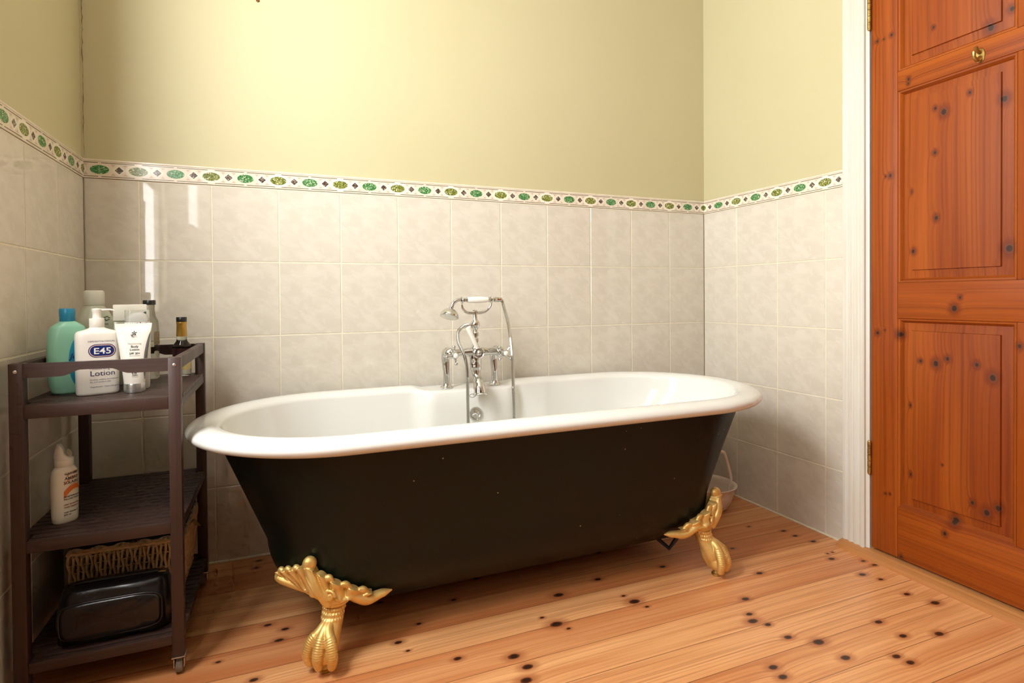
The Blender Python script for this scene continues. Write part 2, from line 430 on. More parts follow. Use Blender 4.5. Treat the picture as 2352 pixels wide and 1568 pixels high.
def border(name, origin, ux, length, start, parent):
    ux = V(ux); nz = V((0, 0, 1)); nm = ux.cross(nz); O = V(origin)
    bm = B()
    def S(u, z, h): return O + ux * u + nz * z + nm * h
    # body with a raised lip at the top
    prof = [(0, 0), (.0062, 0), (.0072, .0012), (.0072, BH - .007), (.0090, BH - .005), (.0090, BH - .0015), (.0070, BH), (0, BH)]
    loft(bm, [[S(u, BZ0 + .0016 + z, h) for h, z in prof] for u in (0.0, length)], True, True, 0)
    zc = BZ0 + .0016 + .026
    H = .0076
    def poly(pts, mi, h=H):
        pts = [(u, z) for u, z in pts]
        if min(p[0] for p in pts) < 0 or max(p[0] for p in pts) > length:
            pts = [(min(max(u, 0.0), length), z) for u, z in pts]
            if max(p[0] for p in pts) - min(p[0] for p in pts) < .002: return
            q = []
            for p in pts:
                if not q or abs(p[0] - q[-1][0]) + abs(p[1] - q[-1][1]) > 1e-6: q.append(p)
            if abs(q[0][0] - q[-1][0]) + abs(q[0][1] - q[-1][1]) < 1e-6: q.pop()
            pts = q
            if len(pts) < 3: return
        f = bm.faces.new([bm.verts.new(S(u, z, h)) for u, z in pts]); f.material_index = mi
    k0 = -3
    for k in range(k0, int(length / .1) + 4):
        u = start + k * .1
        if u < -.06 or u > length + .06: continue
        ol = k % 2 == 0
        if ol: poly(ell(u, zc, .0335, .0215, 32), 1, H - .0002)
        poly(ell(u, zc, .0252 if ol else .0245, .0135, 32), 3 if ol else 2)
        d = u + .05
        poly([(d - .0175, zc), (d, zc - .0165), (d + .0175, zc), (d, zc + .0165)], 1, H - .0002)
        poly([(d - .0118, zc), (d, zc - .0112), (d + .0118, zc), (d, zc + .0112)], 4)
        for sx in (-1, 1):
            for sz in (-1, 1):
                poly([(d + sx * .009, zc + sz * .0165), (d + sx * .022, zc + sz * .0165), (d + sx * .0155, zc + sz * .0095)], 6)
        for sz in (-1, 1):
            z = zc + sz * .0205
            g0 = .010 if ol else .004; g1 = .004 if ol else .010
            poly([(u + g0, z - .0009), (d + .05 - g1, z - .0009), (d + .05 - g1, z + .0009), (u + g0, z + .0009)], 5)
    for f in bm.faces:
        if f.material_index and f.normal.dot(nm) < 0: f.normal_flip()
    return obj(name, bm, [M_BORDER, M_BPALE, M_EMER, M_OLIV, M_DIAM, M_DASH, M_TRI], parent, smooth=None)

PX = .006   # painted plaster sits behind the tile face
def wall(name, boxes):
    r = thing(name, None, None, kind='structure')
    bm = B()
    for b in boxes: box(bm, *b)
    obj('plaster', bm, M_PAINT, r, smooth=None)
    return r
T0 = .0065
wb = wall('wall_back', [(-.25, W + .15, T0, .15, 0, CE)])
tiling('tiling', (0, T0, 0), (1, 0, 0), W, .1409, wb); border('tile_border', (0, T0, 0), (1, 0, 0), W, .1409, wb)
WY0, WY1, WZ0, WZ1, WZM = -1.25, -.78, .755, 2.28, 1.42
VY0, VY1, VZ0, VZ1, VZM = -2.75, -2.0, 1.33, 2.30, 1.9
wl = wall('wall_left', [(-.25, -T0, WY1, T0, 0, CE), (-.25, -T0, YF, VY0, 0, CE), (-.25, -T0, VY0, VY1, 0, VZ0), (-.25, -T0, VY0, VY1, VZ1, CE), (-.25, -T0, VY1, WY0, 0, CE), (-.25, -T0, WY0, WY1, 0, WZ0), (-.25, -T0, WY0, WY1, WZ1, CE)])
la, lb = WY0 - YF, -YF - (-WY1)               # window span measured along the left wall from the far corner
tiling('tiling', (-T0, YF, 0), (0, 1, 0), la, (-YF - .2007) % TW, wl); border('tile_border', (-T0, YF, 0), (0, 1, 0), la, (-YF - .2007) % TW, wl)
tiling('tiling', (-T0, WY1, 0), (0, 1, 0), -WY1, (-WY1 - .2007) % TW, wl); border('tile_border', (-T0, WY1, 0), (0, 1, 0), -WY1, (-WY1 - .2007) % TW, wl)
tiling('tiling', (-T0, WY0, 0), (0, 1, 0), WY1 - WY0, .1, wl, 3)
DY0, DY1, DZ = -.751, -1.521, 2.02
wr = wall('wall_right', [(W + T0, W + .15, -.735, T0, 0, CE), (W + T0, W + .15, YF, -1.537, 0, CE), (W + T0, W + .15, -1.537, -.735, DZ + .02, CE)])
tiling('tiling', (W + T0, 0, 0), (0, -1, 0), .661, .1879, wr); border('tile_border', (W + T0, 0, 0), (0, -1, 0), .661, .1879, wr)
tiling('tiling', (W + T0, -1.61, 0), (0, -1, 0), -YF - 1.61, .12, wr); border('tile_border', (W + T0, -1.61, 0), (0, -1, 0), -YF - 1.61, .12, wr)
wf = wall('wall_front', [(-.25, W + .15, YF - .15, YF - T0, 0, CE)])
bm = B()
for k in range(8): box(bm, k * W / 8 + .002, (k + 1) * W / 8 - .002, YF - T0, YF + .012, 0, CE, .003)
obj('added_dark_boarding', bm, M_PANEL, wf, None)  # unseen dark boards, added to cut light bouncing off this wall
# sealant along the wall feet
for nm_, pts, par in (('sealant_line', [(0, 0, 0), (W, 0, 0)], wb), ('sealant_line', [(W, 0, 0), (W, -.661, 0)], wr)):
    bm = B(); n = 60
    tube(bm, [V(pts[0]).lerp(V(pts[1]), i / n) + V((random.uniform(-.001, .001), random.uniform(-.001, .001), .001)) for i in range(n + 1)], .0045, 8)
    obj(nm_, bm, M_GROUT, par)
# hairline crack in the paint of the left corner
bm = B(); pp = []
for i in range(60):
    pp.append((.0015 + random.uniform(-.0012, .0012), .003 + random.uniform(-.002, .002), BZ0 + BH + .01 + i * .0125))
tube(bm, pp, [random.choice((.0003, .0006, .0011)) for _ in pp], 5)
obj('paint_crack', bm, mat('crack_shadow', (.2, .13, .05), .9), wb)
bm = B(); box(bm, -.25, W + .15, YF - .15, .15, -.05, 0); obj('floor', bm, M_FLOOR, None, None, 'structure')
bm = B(); box(bm, -.25, W + .15, YF - .15, .15, CE, CE + .05); obj('ceiling', bm, M_CEIL, None, None, 'structure')
# windows in the left wall: the daylight, and an added fill window
LIGHT = (.95, .97, .98)
fw = .03; d0, d1 = -.075, -.03
def window(name, y0, y1, z0, z1, zm, s_up, s_low):
    win = thing(name, None, None, (0, 0, 0), kind='structure')
    bm = B()
    for b in ((d0, d1, y0, y0 + fw, z0, z1), (d0, d1, y1 - fw, y1, z0, z1), (d0, d1, y0 + fw, y1 - fw, z0, z0 + fw), (d0, d1, y0 + fw, y1 - fw, z1 - fw, z1), (d0, d1 - .012, y0 + fw, y1 - fw, zm - .02, zm + .02)): box(bm, *b, .004)
    obj('window_frame', bm, M_WHITE_GLOSS, win)
    bm = B(); box(bm, -.026, .02, y0 - .015, y1 + .015, z0 - .022, z0 - .001, .004); obj('window_sill', bm, M_WHITE_GLOSS, win)
    for nm_, st, a, b in ((name + '_upper_daylight', s_up, zm + .02, z1 - fw), (name + '_lower_daylight', s_low, z0 + fw, zm - .02)):
        mp = mat(nm_, (.8, .8, .8), .4); q = bs(mp)
        q.inputs['Emission Color'].default_value = (*LIGHT, 1); q.inputs['Emission Strength'].default_value = st
        bm = B(); box(bm, d0 + .015, d0 + .022, y0 + fw, y1 - fw, a, b); obj('pane', bm, mp, win, None)
window('window_1', WY0, WY1, WZ0, WZ1, WZM, 49.0, 13.0)
window('fill_window', VY0, VY1, VZ0, VZ1, VZM, 8.0, 8.0)  # unseen window, added as weak fill from the camera side

# ---------------------------------------------------------------- door, its frame and threshold
def fluted(pts_y, x_back, z0, z1):
    bm = B(); loft(bm, [[(x, y, z) for x, y in pts_y] for z in (z0, z1)]); return bm
xw = W + T0
ar = [(xw, -.661), (W - .014, -.661), (W - .018, -.664), (W - .019, -.672), (W - .016, -.676), (W - .016, -.682), (W - .020, -.686), (W - .0205, -.692), (W - .017, -.696), (W - .017, -.7), (W - .0205, -.704), (W - .021, -.712), (W - .018, -.716), (W - .018, -.722), (W - .022, -.726), (W - .023, -.734), (W - .02, -.738), (W - .012, -.739), (W - .012, -.743), (W - .010, -.749), (W + .02, -.7495), (xw + .12, -.7495), (xw + .12, -.735), (xw, -.735)]
obj('trim_1', fluted(ar, xw, .018, DZ + .09), M_WHITE_GLOSS, None, 25, 'structure')
mir = [(x, -1.521 - .751 - y) for x, y in ar][::-1]
obj('trim_2', fluted(mir, xw, .018, DZ + .09), M_WHITE_GLOSS, None, 25, 'structure')
bm = B(); box(bm, W - .02, xw, DY1 - .001, DY0 + .001, DZ + .004, DZ + .09, .004); box(bm, xw, xw + .12, DY1 + .0005, DY0 - .0005, DZ + .003, DZ + .0195)
obj('trim_3', bm, M_WHITE_GLOSS, None, 25, 'structure')
bm = B(); pr_ = [(2.285, 0), (2.287, .012), (2.300, .020), (2.318, .024), (2.40, .024), (2.40, 0)]
loft(bm, [[(x, y, z) for x, z in pr_] for y in (-.662, -1.60)]); obj('trim_4', bm, M_SILL, None, 25, 'structure')

door = thing('door_1', None, None, (0, 0, 0), kind='structure')
XF = DX; XB = DX + .038; DB = .032; DTOP = 2.015
YL, YR = -.7545, -1.5165
SL = (-.7545, -.8345); MU = (-1.127, -1.2); SR = (-1.4375, -1.5165)
for y0, y1 in (SL, SR):
    bm = B(); box(bm, XF, XB, y1, y0, DB, DTOP, .002); obj('stile', bm, M_DOOR_V, door)
RZ = [(DB, .190), (.775, .885), (1.472, 1.532), (1.90, DTOP)]
for z0, z1 in RZ:
    bm = B(); box(bm, XF, XB, SR[0] + .0004, SL[1] - .0004, z0, z1, .0015); obj('rail', bm, M_DOOR_H, door)
for i in range(3):
    bm = B(); box(bm, XF, XB, MU[1], MU[0], RZ[i][1] + .0004, RZ[i + 1][0] - .0004, .0015); obj('muntin', bm, M_DOOR_V, door)
def panel(y0, y1, z0, z1):
    def rect(i, x): return [(x, y0 - i, z0 + i), (x, y1 + i, z0 + i), (x, y1 + i, z1 - i), (x, y0 - i, z1 - i)]
    bm = B()
    loft(bm, [rect(.012, XF + .013), rect(.013, XF + .0135), rect(.036, XF + .0105), rect(.0375, XF + .0055), rect(.041, XF + .005)], False, True)
    pnl = obj('panel', bm, M_DOOR_P, door, 25)
    for k, (m_) in enumerate((M_DOOR_H, M_DOOR_V, M_DOOR_H, M_DOOR_V)):
        bm = B(); j = (k + 1) % 4
        prof = [(0, 0.0), (.0015, .0025), (.006, .003), (.011, .009), (.0125, .0135), (.0, .0135)]
        A = [rect(i, XF + d)[k] for i, d in prof]; Bq = [rect(i, XF + d)[j] for i, d in prof]
        loft(bm, [A, Bq], True, True)
        obj('moulding', bm, m_, pnl, 40)
for i in range(3):
    for ya, yb in ((SL[1], MU[0]), (MU[1], SR[0])): panel(ya, yb, RZ[i][1], RZ[i + 1][0])
for z in (.322, 1.75):
    bm = B()
    for k in range(5):
        tube(bm, [(XF - .006, -.7525, z - .05 + k * .02 + .0008), (XF - .006, -.7525, z - .05 + (k + 1) * .02 - .0008)], .0055, 12)
    sphere(bm, (XF - .006, -.7525, z + .051), .0052, 10); sphere(bm, (XF - .006, -.7525, z - .051), .0052, 10)
    obj('hinge', bm, M_BRASS, door)
hp = door_pt(2252, 128, XF)
bm = B()
loft(bm, [[(XF + .0005, hp.y + x, hp.z + z) for x, z in ell(0, 0, .011, .019, 24, 2.6)], [(XF - .002, hp.y + x, hp.z + z) for x, z in ell(0, 0, .010, .018, 24, 2.6)]])
tube(bm, smoothpts([(XF - .002, hp.y, hp.z - .006), (XF - .016, hp.y, hp.z - .014), (XF - .028, hp.y, hp.z - .006), (XF - .029, hp.y, hp.z + .006)]), [.006, .005, .0042, .0055], 12)
tube(bm, smoothpts([(XF - .002, hp.y, hp.z + .008), (XF - .014, hp.y, hp.z + .012), (XF - .022, hp.y, hp.z + .02)]), [.005, .0045, .005], 12)
obj('coat_hook', bm, M_BRASS, door)

# ---------------------------------------------------------------- bath
G = dict(xc=1.2067, yc=-.3899, a=.8894, b=.3539, e=.3782, th=.0059)
RW, RH, ZT = .0408, .0209, .5445
I0L, I0R, I1L, I1R, J0, J1, ZB, RF = .0686, .0583, .1859, .2305, .0707, .1097, .07, .16
NS = 288
def plan(t, il, ir, j, noff=0.0, base=0.0):
    c, s = cos(t), sin(t); a, b_, e = G['a'] - base, G['b'] - base, G['e'] - base
    k = a - e
    ee = e - (ir if c >= 0 else il); bb = b_ - j
    x = ee * c + (k if c >= 0 else -k); y = bb * s
    if noff:
        nx, ny = c / ee, s / bb; l = sqrt(nx * nx + ny * ny); x += noff * nx / l; y += noff * ny / l
    ct, st = cos(G['th']), sin(G['th'])
    return G['xc'] + ct * x - st * y, G['yc'] + st * x + ct * y
def tparam(i):   # even spacing along straights and ends
    return 2 * pi * i / NS
# plan curve sampled as a list with extra points along the straights
def plan_list(il, ir, j, noff=0.0, base=0.0):
    out = []
    ne = 64; nst = 60
    def add(t): out.append(plan(t, il, ir, j, noff, base))
    for k in range(ne): add(-pi / 2 + 1e-4 + (pi - 2e-4) * k / (ne - 1))      # right end
    p, q = out[-1], plan(pi / 2 + 1e-4, il, ir, j, noff, base)
    for k in range(1, nst): f = k / nst; out.append((p[0] + (q[0] - p[0]) * f, p[1] + (q[1] - p[1]) * f))
    for k in range(ne): add(pi / 2 + 1e-4 + (pi - 2e-4) * k / (ne - 1))       # left end
    p, q = out[-1], out[0]
    for k in range(1, nst): f = k / nst; out.append((p[0] + (q[0] - p[0]) * f, p[1] + (q[1] - p[1]) * f))
    return out
bath = thing('claw_foot_bath', 'roll-top white and black cast iron bath on gold claw feet', 'bathtub', (G['xc'], G['yc'], 0))
BO = V((G['xc'], G['yc'], 0))
def L(p): return V(p) - BO
def levels():
    Lv = []
    for k in range(9):
        t = k / 8; Lv.append((I0L + (I1L - I0L) * t, I0R + (I1R - I0R) * t, J0 + (J1 - J0) * t, .507 + (ZB + RF - .507) * t))
    for k in range(1, 13):
        f = k / 12 * pi / 2; c = RF * 1.2 * (1 - cos(f)); Lv.append((I1L + c * 1.5 if False else I1L + c * .93, I1R + c * .72, J1 + c * .72, ZB + RF - RF * sin(f)))
    return Lv
def outer_at(z):
    Lv = levels()
    for i in range(len(Lv) - 1):
        if Lv[i][3] >= z >= Lv[i + 1][3]:
            t = (Lv[i][3] - z) / max(Lv[i][3] - Lv[i + 1][3], 1e-9)
            return [Lv[i][k] * (1 - t) + Lv[i + 1][k] * t for k in range(3)]
    return list(Lv[-1][:3])
bm = B()
loft(bm, [[L((x, y, z)) for x, y in plan_list(il, ir, j)] for il, ir, j, z in levels()], False, True)
obj('outer_shell', bm, M_SHELL, bath, 50)
# enamel: roll + inside
LX, LW0, LW1 = 1.160, .140, .200
def led(x, y): return (1 - sst(abs(x - LX), LW0, LW1)) * (1 if y > G['yc'] + .1 else 0)
bm = B(); rings = []
cen = plan_list(0, 0, 0, 0, RW)
cen_n = [(b_[0] - a[0], b_[1] - a[1]) for a, b_ in zip(plan_list(0, 0, 0, 0, RW), plan_list(0, 0, 0, .01, RW))]
def nrm(p): l = sqrt(p[0] ** 2 + p[1] ** 2) or 1; return p[0] / l, p[1] / l
N_ = []
for i, (p, n) in enumerate(zip(cen, cen_n)):
    if abs(n[0]) + abs(n[1]) < 1e-6: n = (0, 1 if p[1] > G['yc'] else -1)
    N_.append(nrm(n))
LEDZ = .5325
for k in range(25):
    ph = R(-115 + (180 + 115) * k / 24); ring = []
    for p, n in zip(cen, N_):
        w = led(*p); o = RW * cos(ph); z = ZT - RH + RH * sin(ph)
        if ph > pi / 2: o *= 1 + w * 1.2
        if w:
            zf = min(z, LEDZ - .004 * max(0, (k - 17) / 7) ** 2 - (.012 * max(0, (k - 21) / 3)) )
            z = z * (1 - w) + w * (zf if ph > 0 else z - .004)
            if k >= 17: z = z * (1 - w) + w * (LEDZ - .0015 * (k - 17) / 7 - .006 * max(0, (k - 21) / 3))
        ring.append(L((p[0] + n[0] * o, p[1] + n[1] * o, z)))
    rings.append(ring)
TK = .0125
for k in range(1, 9):
    t = k / 8; z = .518 + (ZB + RF - .518) * t
    il, ir, j = outer_at(min(z, .506)); ring = []
    for p in plan_list(il + TK, ir + TK, j + TK):
        w = led(*p)
        y = p[1] * (1 - w) + w * min(p[1], G['yc'] + G['b'] - RW - RW * 2.2 - .002)
        ring.append(L((p[0], y, z)))
    rings.append(ring)
for k in range(1, 13):
    f = k / 12 * pi / 2; c = (RF - .02) * 1.2 * (1 - cos(f)); ring = []
    for p in plan_list(I1L + TK + c * .93, I1R + TK + c * .72, J1 + TK + c * .72):
        w = led(*p) * (1 - sst(k / 12, .1, .7))
        y = p[1] * (1 - w) + w * min(p[1], G['yc'] + G['b'] - RW - RW * 2.2 - .002)
        ring.append(L((p[0], y, ZB + RF - (RF - .02) * sin(f))))
    rings.append(ring)
loft(bm, rings, False, True)
obj('enamel_basin', bm, M_ENAMEL, bath, 60)
# overflow with chain
oy = G['yc'] + G['b'] - RW - RW * 2.2 - .002; OV = L((1.170, oy - .001, .447))
bm = B(); mx = axis(OV, (0, -1, 0))
lathe(bm, [(.0225, -.002), (.0235, .003), (.0225, .006), (.0185, .0065), (.0165, .0035), (.0155, .003), (.014, .0042), (.004, .0062), (.001, .0062)], mx, 40)
ov = obj('overflow', bm, M_STEEL, bath)
bm = B()
for a in range(4): tube(bm, [mx @ V((0, 0, .007)), mx @ V((.013 * cos(a * pi / 2 + .5), .013 * sin(a * pi / 2 + .5), .005))], [.003, .0015], 8)
sphere(bm, mx @ V((0, 0, .009)), .0042, 12); obj('overflow_grille', bm, M_CHROME, ov)
bm = B()
for k in range(44):
    t = k / 43; sphere(bm, OV + V((.002 + .02 * t * t, -.012 - .10 * t, -.004 - .30 * t)), .0022, 8)
obj('plug_chain', bm, M_CHROME, bath)

# claw foot, one continuous cast piece
def tub_pt(phi, z, side, out=0.0):
    il, ir, j = outer_at(z); ex = max(0.0, phi - R(89.9)) * .25; t = (pi + min(phi, R(89.9))) if side < 0 else -min(phi, R(89.9))
    x, y = plan(t, il, ir, j, out); return V((x - side * ex, y, z))
def make_foot_mesh():
    side = -1
    bm = B()
    F = V((.632, -.655, 0)); ang = R(-36)
    o = V((sin(ang), -cos(ang), 0)); tg = V((cos(ang), sin(ang), 0))      # outward, and to the viewer's right
    def Q(a, t, z): return F + o * a + tg * t + V((0, 0, z))
    # ball held by the claw, then ankle and calf
    sphere(bm, Q(.004, 0, .042), .028, 28, (1, 1.05, 1.0))
    tube(bm, smoothpts([Q(.004, 0, .032), Q(-.006, 0, .062), Q(-.028, .001, .098), Q(-.040, .002, .125), Q(-.046, .003, .145), Q(-.056, .004, .17)]), [.022, .029, .0245, .0230, .028, .030], 24)
    # toes with knuckle ridges
    for k, (ts, spread) in enumerate(((-.026, -.78), (0.0, 0.0), (.026, .78))):
        c, s = cos(spread), sin(spread)
        path = []
        for a, z in ((-.022, .108), (.004, .092), (.024, .072), (.034, .048), (.030, .026), (.019, .016)):
            aa = max(a, 0); path.append(Q(min(a, 0) + aa * c * .98, ts * .22 + aa * s * 1.08, z))
        sp = smoothpts(path, 12); n = len(sp); base = interp([.006, .0115, .0128, .0120, .0095, .004], n)
        rs = [r_ + (.0024 * max(0, sin(i * 2 * pi / 2.9)) if .30 < i / n < .84 else 0) for i, r_ in enumerate(base)]
        sub = [sp[0]]; rsub = [rs[0]]
        for i in range(1, n):
            for q in (1 / 3, 2 / 3, 1):
                sub.append(sp[i - 1].lerp(sp[i], q)); f = (i - 1 + q) / n
                rsub.append(base[i - 1] * (1 - q) + base[i] * q + (.0013 * (.5 + .5 * sin((i - 1 + q) * 2 * pi / 1.9)) if .30 < f < .84 else 0))
        tube(bm, sub, rsub, 16)
    # back web of the claw
    tube(bm, smoothpts([Q(-.030, .004, .10), Q(-.022, .004, .06), Q(-.010, .002, .026)]), [.016, .018, .012], 14)
    # fluted bands round the ankle
    for zc, rr, aa in ((.106, .0235, -.0305), (.1165, .0240, -.0355), (.127, .0250, -.0395)):
        for q in range(13):
            w = R(-95 + 190 * q / 12)
            sphere(bm, Q(aa + rr * cos(w), rr * sin(w), zc), .0040, 8, (1, 1, 1.2))
    # collar that turns up into the leaves
    for zz, ra, rb, rr in ((.139, .030, .034, .0052), (.147, .033, .041, .0048)):
        pts = []
        for q in range(23):
            w = R(-112 + 224 * q / 22); pts.append(Q(-.045 + ra * cos(w), rb * sin(w), zz + .012 * (1 - cos(w)) * .5))
        tube(bm, pts, rr, 10)
    # acanthus fan: one scalloped shell from the collar up to the tub, fluted like leaves
    ph0 = R(63)
    def edge(u):                                  # line along the tub, u from -1 (bath end) to 1 (bath side)
        if u < 0: return tub_pt(ph0 + R(27 * u), .226 - .034 * (-u) ** 1.3, side, .004)
        return tub_pt(ph0 + R(31 * u), .226 - .085 * u ** 1.15, side, .004) + V((.028 * max(0, u - .45) / .55, 0, 0))
    def collar(u):
        w = R(100 * u); return Q(-.046 + .030 * cos(w), .037 * sin(w), .142 + .012 * (1 - cos(w)))
    NU, NVv = 120, 26
    def leafh(u):                                 # flutes, sharp valleys
        n = 4.0; f = abs(sin(pi * (abs(u) * n + .5))) if abs(u) > .11 else 1.0
        return f ** .6
    fr, bk_ = [], []
    for i in range(NU + 1):
        u = -1 + 2 * i / NU; A = collar(u); E_ = edge(u); h = leafh(u)
        cenl = V((G['xc'] - .5, G['yc'], 0)); rad = (E_ - cenl); rad.z = 0; rad.normalize()
        E2 = E_ + V((0, 0, .012 * (h - .55))) + rad * .004
        rf, rb = [], []
        for j in range(NVv + 1):
            v = j / NVv
            p = A.lerp(E2, v)
            bulge = .010 * sin(pi * min(v * 1.05, 1)) + .011 * sst(v, .60, .95) * h
            amp = .0085 * (h - .5) * sst(v, .08, .4)
            lip = .008 * sst(v, .80, 1.0) * h
            d = (rad * .8 + o * .4).normalized()
            rf.append(p + d * (bulge + amp + lip * .6 + .004) - V((0, 0, .010 * sin(pi * v))))
            rb.append(p - d * (.010 * (1 - v) + .002 + .010 * sin(pi * v)) - V((0, 0, .010 * sin(pi * v))))
        fr.append(rf); bk_.append(rb)
    vf = [[bm.verts.new(p) for p in r] for r in fr]; vb = [[bm.verts.new(p) for p in r] for r in bk_]
    for i in range(NU):
        for j in range(NVv):
            bm.faces.new((vf[i][j], vf[i + 1][j], vf[i + 1][j + 1], vf[i][j + 1])); bm.faces.new((vb[i][j], vb[i][j + 1], vb[i + 1][j + 1], vb[i + 1][j]))
        for j in (0, NVv):
            bm.faces.new((vf[i][j], vb[i][j], vb[i + 1][j], vf[i + 1][j]))
    for i in (0, NU):
        for j in range(NVv): bm.faces.new((vf[i][j], vf[i][j + 1], vb[i][j + 1], vb[i][j]))
    # rolled leaf ends along the scalloped edge
    for u0 in (-.875, -.625, -.375, .375, .625, .875):
        rad = (edge(u0) - V((G['xc'] - .5, G['yc'], 0))); rad.z = 0; rad.normalize()
        a_, b_, c_ = (edge(u0 + q) for q in (-.075, 0, .075))
        lift = V((0, 0, .004)) + rad * .013
        tube(bm, smoothpts([a_ + lift - V((0, 0, .004)), b_ + lift, c_ + lift - V((0, 0, .004))], 5), [.0055, .0085, .0055], 10)
    # centre rib, knob and the oval boss below it
    top = edge(0) + o * .006
    mid = collar(0).lerp(edge(0), .5) + o * .018
    tube(bm, smoothpts([collar(0) + o * .002, mid, top + o * .010]), [.012, .0135, .0135], 16, flat=.8)
    sphere(bm, top + o * .006 + V((0, 0, .010)), .0158, 18, (1.05, .9, 1.05))
    tube(bm, smoothpts([collar(0) + o * .012, mid + o * .011, top + o * .020 - V((0, 0, .014))]), [.004, .0045, .003], 10)
    # scroll eyes at the foot of the leaves
    for sgn in (-1, 1):
        c0 = collar(.32 * sgn).lerp(edge(.25 * sgn), .34) + o * .016; pts = []
        for q in range(28):
            a = q / 27 * 2.4 * pi; rr = .0145 * (1 - q / 36); pts.append(c0 + tg * (sgn * rr * cos(a)) + V((0, 0, rr * sin(a))))
        tube(bm, pts, .0040, 8)
    # long tail running on along the side of the bath, and the curl under it
    tube(bm, smoothpts([collar(.8) + V((0, 0, .004)), edge(.95) + o * .012 - V((0, 0, .016)), edge(1.0) + V((.022, -.004, -.010)), edge(1) + V((.050, -.001, -.008))], 8), [.013, .017, .0125, .0025], 14, flat=.8)
    tube(bm, smoothpts([collar(-.75), edge(-.9) + o * .010 - V((0, 0, .018)), edge(-1) - V((0, 0, .010))], 8), [.012, .014, .008], 14, flat=.8)
    bmesh.ops.recalc_face_normals(bm, faces=bm.faces[:])
    me = bpy.data.meshes.new('tmp'); bm.to_mesh(me); bm.free()
    ob = bpy.data.objects.new('tmp', me); COL.objects.link(ob)
    md = ob.modifiers.new('r', 'REMESH'); md.mode = 'VOXEL'; md.voxel_size = .0012; md.use_smooth_shade = True
    sm = ob.modifiers.new('s', 'SMOOTH'); sm.factor = .5; sm.iterations = 1
    dg = bpy.context.evaluated_depsgraph_get(); dg.update()
    out = bpy.data.meshes.new_from_object(ob.evaluated_get(dg)); out.name = 'claw_foot'
    bpy.data.objects.remove(ob); bpy.data.meshes.remove(me)
    for v in out.vertices: v.co -= BO
    out.materials.clear(); out.materials.append(M_GOLD); out.shade_smooth()
    return out
fm = make_foot_mesh()
padm = None
for sx, sy in ((1, 1), (-1, 1), (1, -1), (-1, -1)):
    fo = bpy.data.objects.new('claw_foot', fm); COL.objects.link(fo); fo.parent = bath; fo.scale = (sx, sy, 1)
    if sx < 0: fo.location.x = -.010
    if padm is None:
        bm = B(); lathe(bm, [(.013, 0), (.0145, .002), (.0145, .005), (.010, .007), (.008, .016)], M.Translation(L((.630, -.658, 0))), 24)
        pd = obj('levelling_pad', bm, M_BRASS, fo); padm = pd.data
    else:
        pd = bpy.data.objects.new('levelling_pad', padm); COL.objects.link(pd); pd.parent = fo
# black bracket behind the far front foot
for sx in (1,):
    bm = B(); x0 = G['xc'] + (.47 if sx > 0 else -.47)
    tube(bm, [L((x0 - sx * .03, -.53, .085)), L((x0, -.56, .055)), L((x0 + sx * .012, -.585, .10))], .007, 8); obj('foot_bracket', bm, M_BLACK, bath)

# ---------------------------------------------------------------- bath mixer tap
TX, TY = 1.175, -.163
tap = thing('bath_mixer_tap', 'tall chrome bath shower mixer standing on the bath ledge', 'tap', (TX, TY, LEDZ))
TO = V((TX, TY, LEDZ))
def K(p): return V(p) - TO
ZBAR = .660
for sx in (-1, 1):
    px = TX + sx * .0905; py = -.112
    bm = B()
    lathe(bm, [(.022, 0), (.0225, .003), (.020, .006), (.0165, .008), (.015, .012), (.0135, .016)], M.Translation(K((px, py, LEDZ))), 32)
    tube(bm, smoothpts([K((px, py, LEDZ + .012)), K((px, py, LEDZ + .05)), K((px - .001, py + .004, LEDZ + .085)), K((px - .002, py + .004, ZBAR - .022)), K((px - .002, py - .004, ZBAR - .004)), K((px - .001, py - .02, ZBAR + .002)), K((px, TY + .018, ZBAR + .001))]), [.0115, .0115, .0135, .0145, .0155, .0155, .015], 20)
    lathe(bm, [(.0165, 0), (.0185, .002), (.0185, .012), (.0165, .014)], axis(K((px, -.128, ZBAR)), (0, -1, 0)), 6)
    obj('pedestal', bm, M_CHROME, tap)
    # valve with cross handle
    bm = B(); mx = axis(K((px, TY + .02, ZBAR - .001)), (0, -1, -.03))
    lathe(bm, [(.018, 0), (.018, .02), (.0165, .022), (.0165, .030), (.013, .033), (.012, .040), (.0135, .042), (.0135, .046), (.009, .049), (.008, .060), (.0105, .062), (.0115, .068), (.0115, .078), (.0095, .082)], mx, 28)
    val = obj('valve', bm, M_CHROME, tap)
    bm = B()
    for a in range(4):
        th = a * pi / 2 + (R(8) if sx < 0 else R(47)); d = V((cos(th), sin(th), 0))
        tube(bm, [mx @ (d * .008 + V((0, 0, .071))), mx @ (d * .018 + V((0, 0, .072))), mx @ (d * .025 + V((0, 0, .073)))], [.0045, .0032, .0038], 10)
        sphere(bm, mx @ (d * .029 + V((0, 0, .073))), .0062, 12)
    obj('cross_handle', bm, M_CHROME, val)
    bm = B(); lathe(bm, [(.0085, .081), (.0085, .0835), (.006, .0855), (.001, .086)], mx, 24); ci = obj('index_cap', bm, M_PORC, val)
bm = B()
tube(bm, smoothpts([K((TX - .088, TY, ZBAR)), K((TX - .05, TY, ZBAR)), K((TX - .022, TY, ZBAR)), K((TX, TY, ZBAR)), K((TX + .022, TY, ZBAR)), K((TX + .05, TY, ZBAR)), K((TX + .088, TY, ZBAR))]), [.0135, .0125, .016, .021, .016, .0125, .0135], 24)
lathe(bm, [(.0195, 0), (.0195, .018), (.018, .02), (.018, .026), (.0195, .028), (.0195, .034), (.017, .036), (.0135, .033), (.012, .033), (.008, .038), (.004, .041)], axis(K((TX + .002, TY, ZBAR - .001)), (0, -1, 0)), 32)
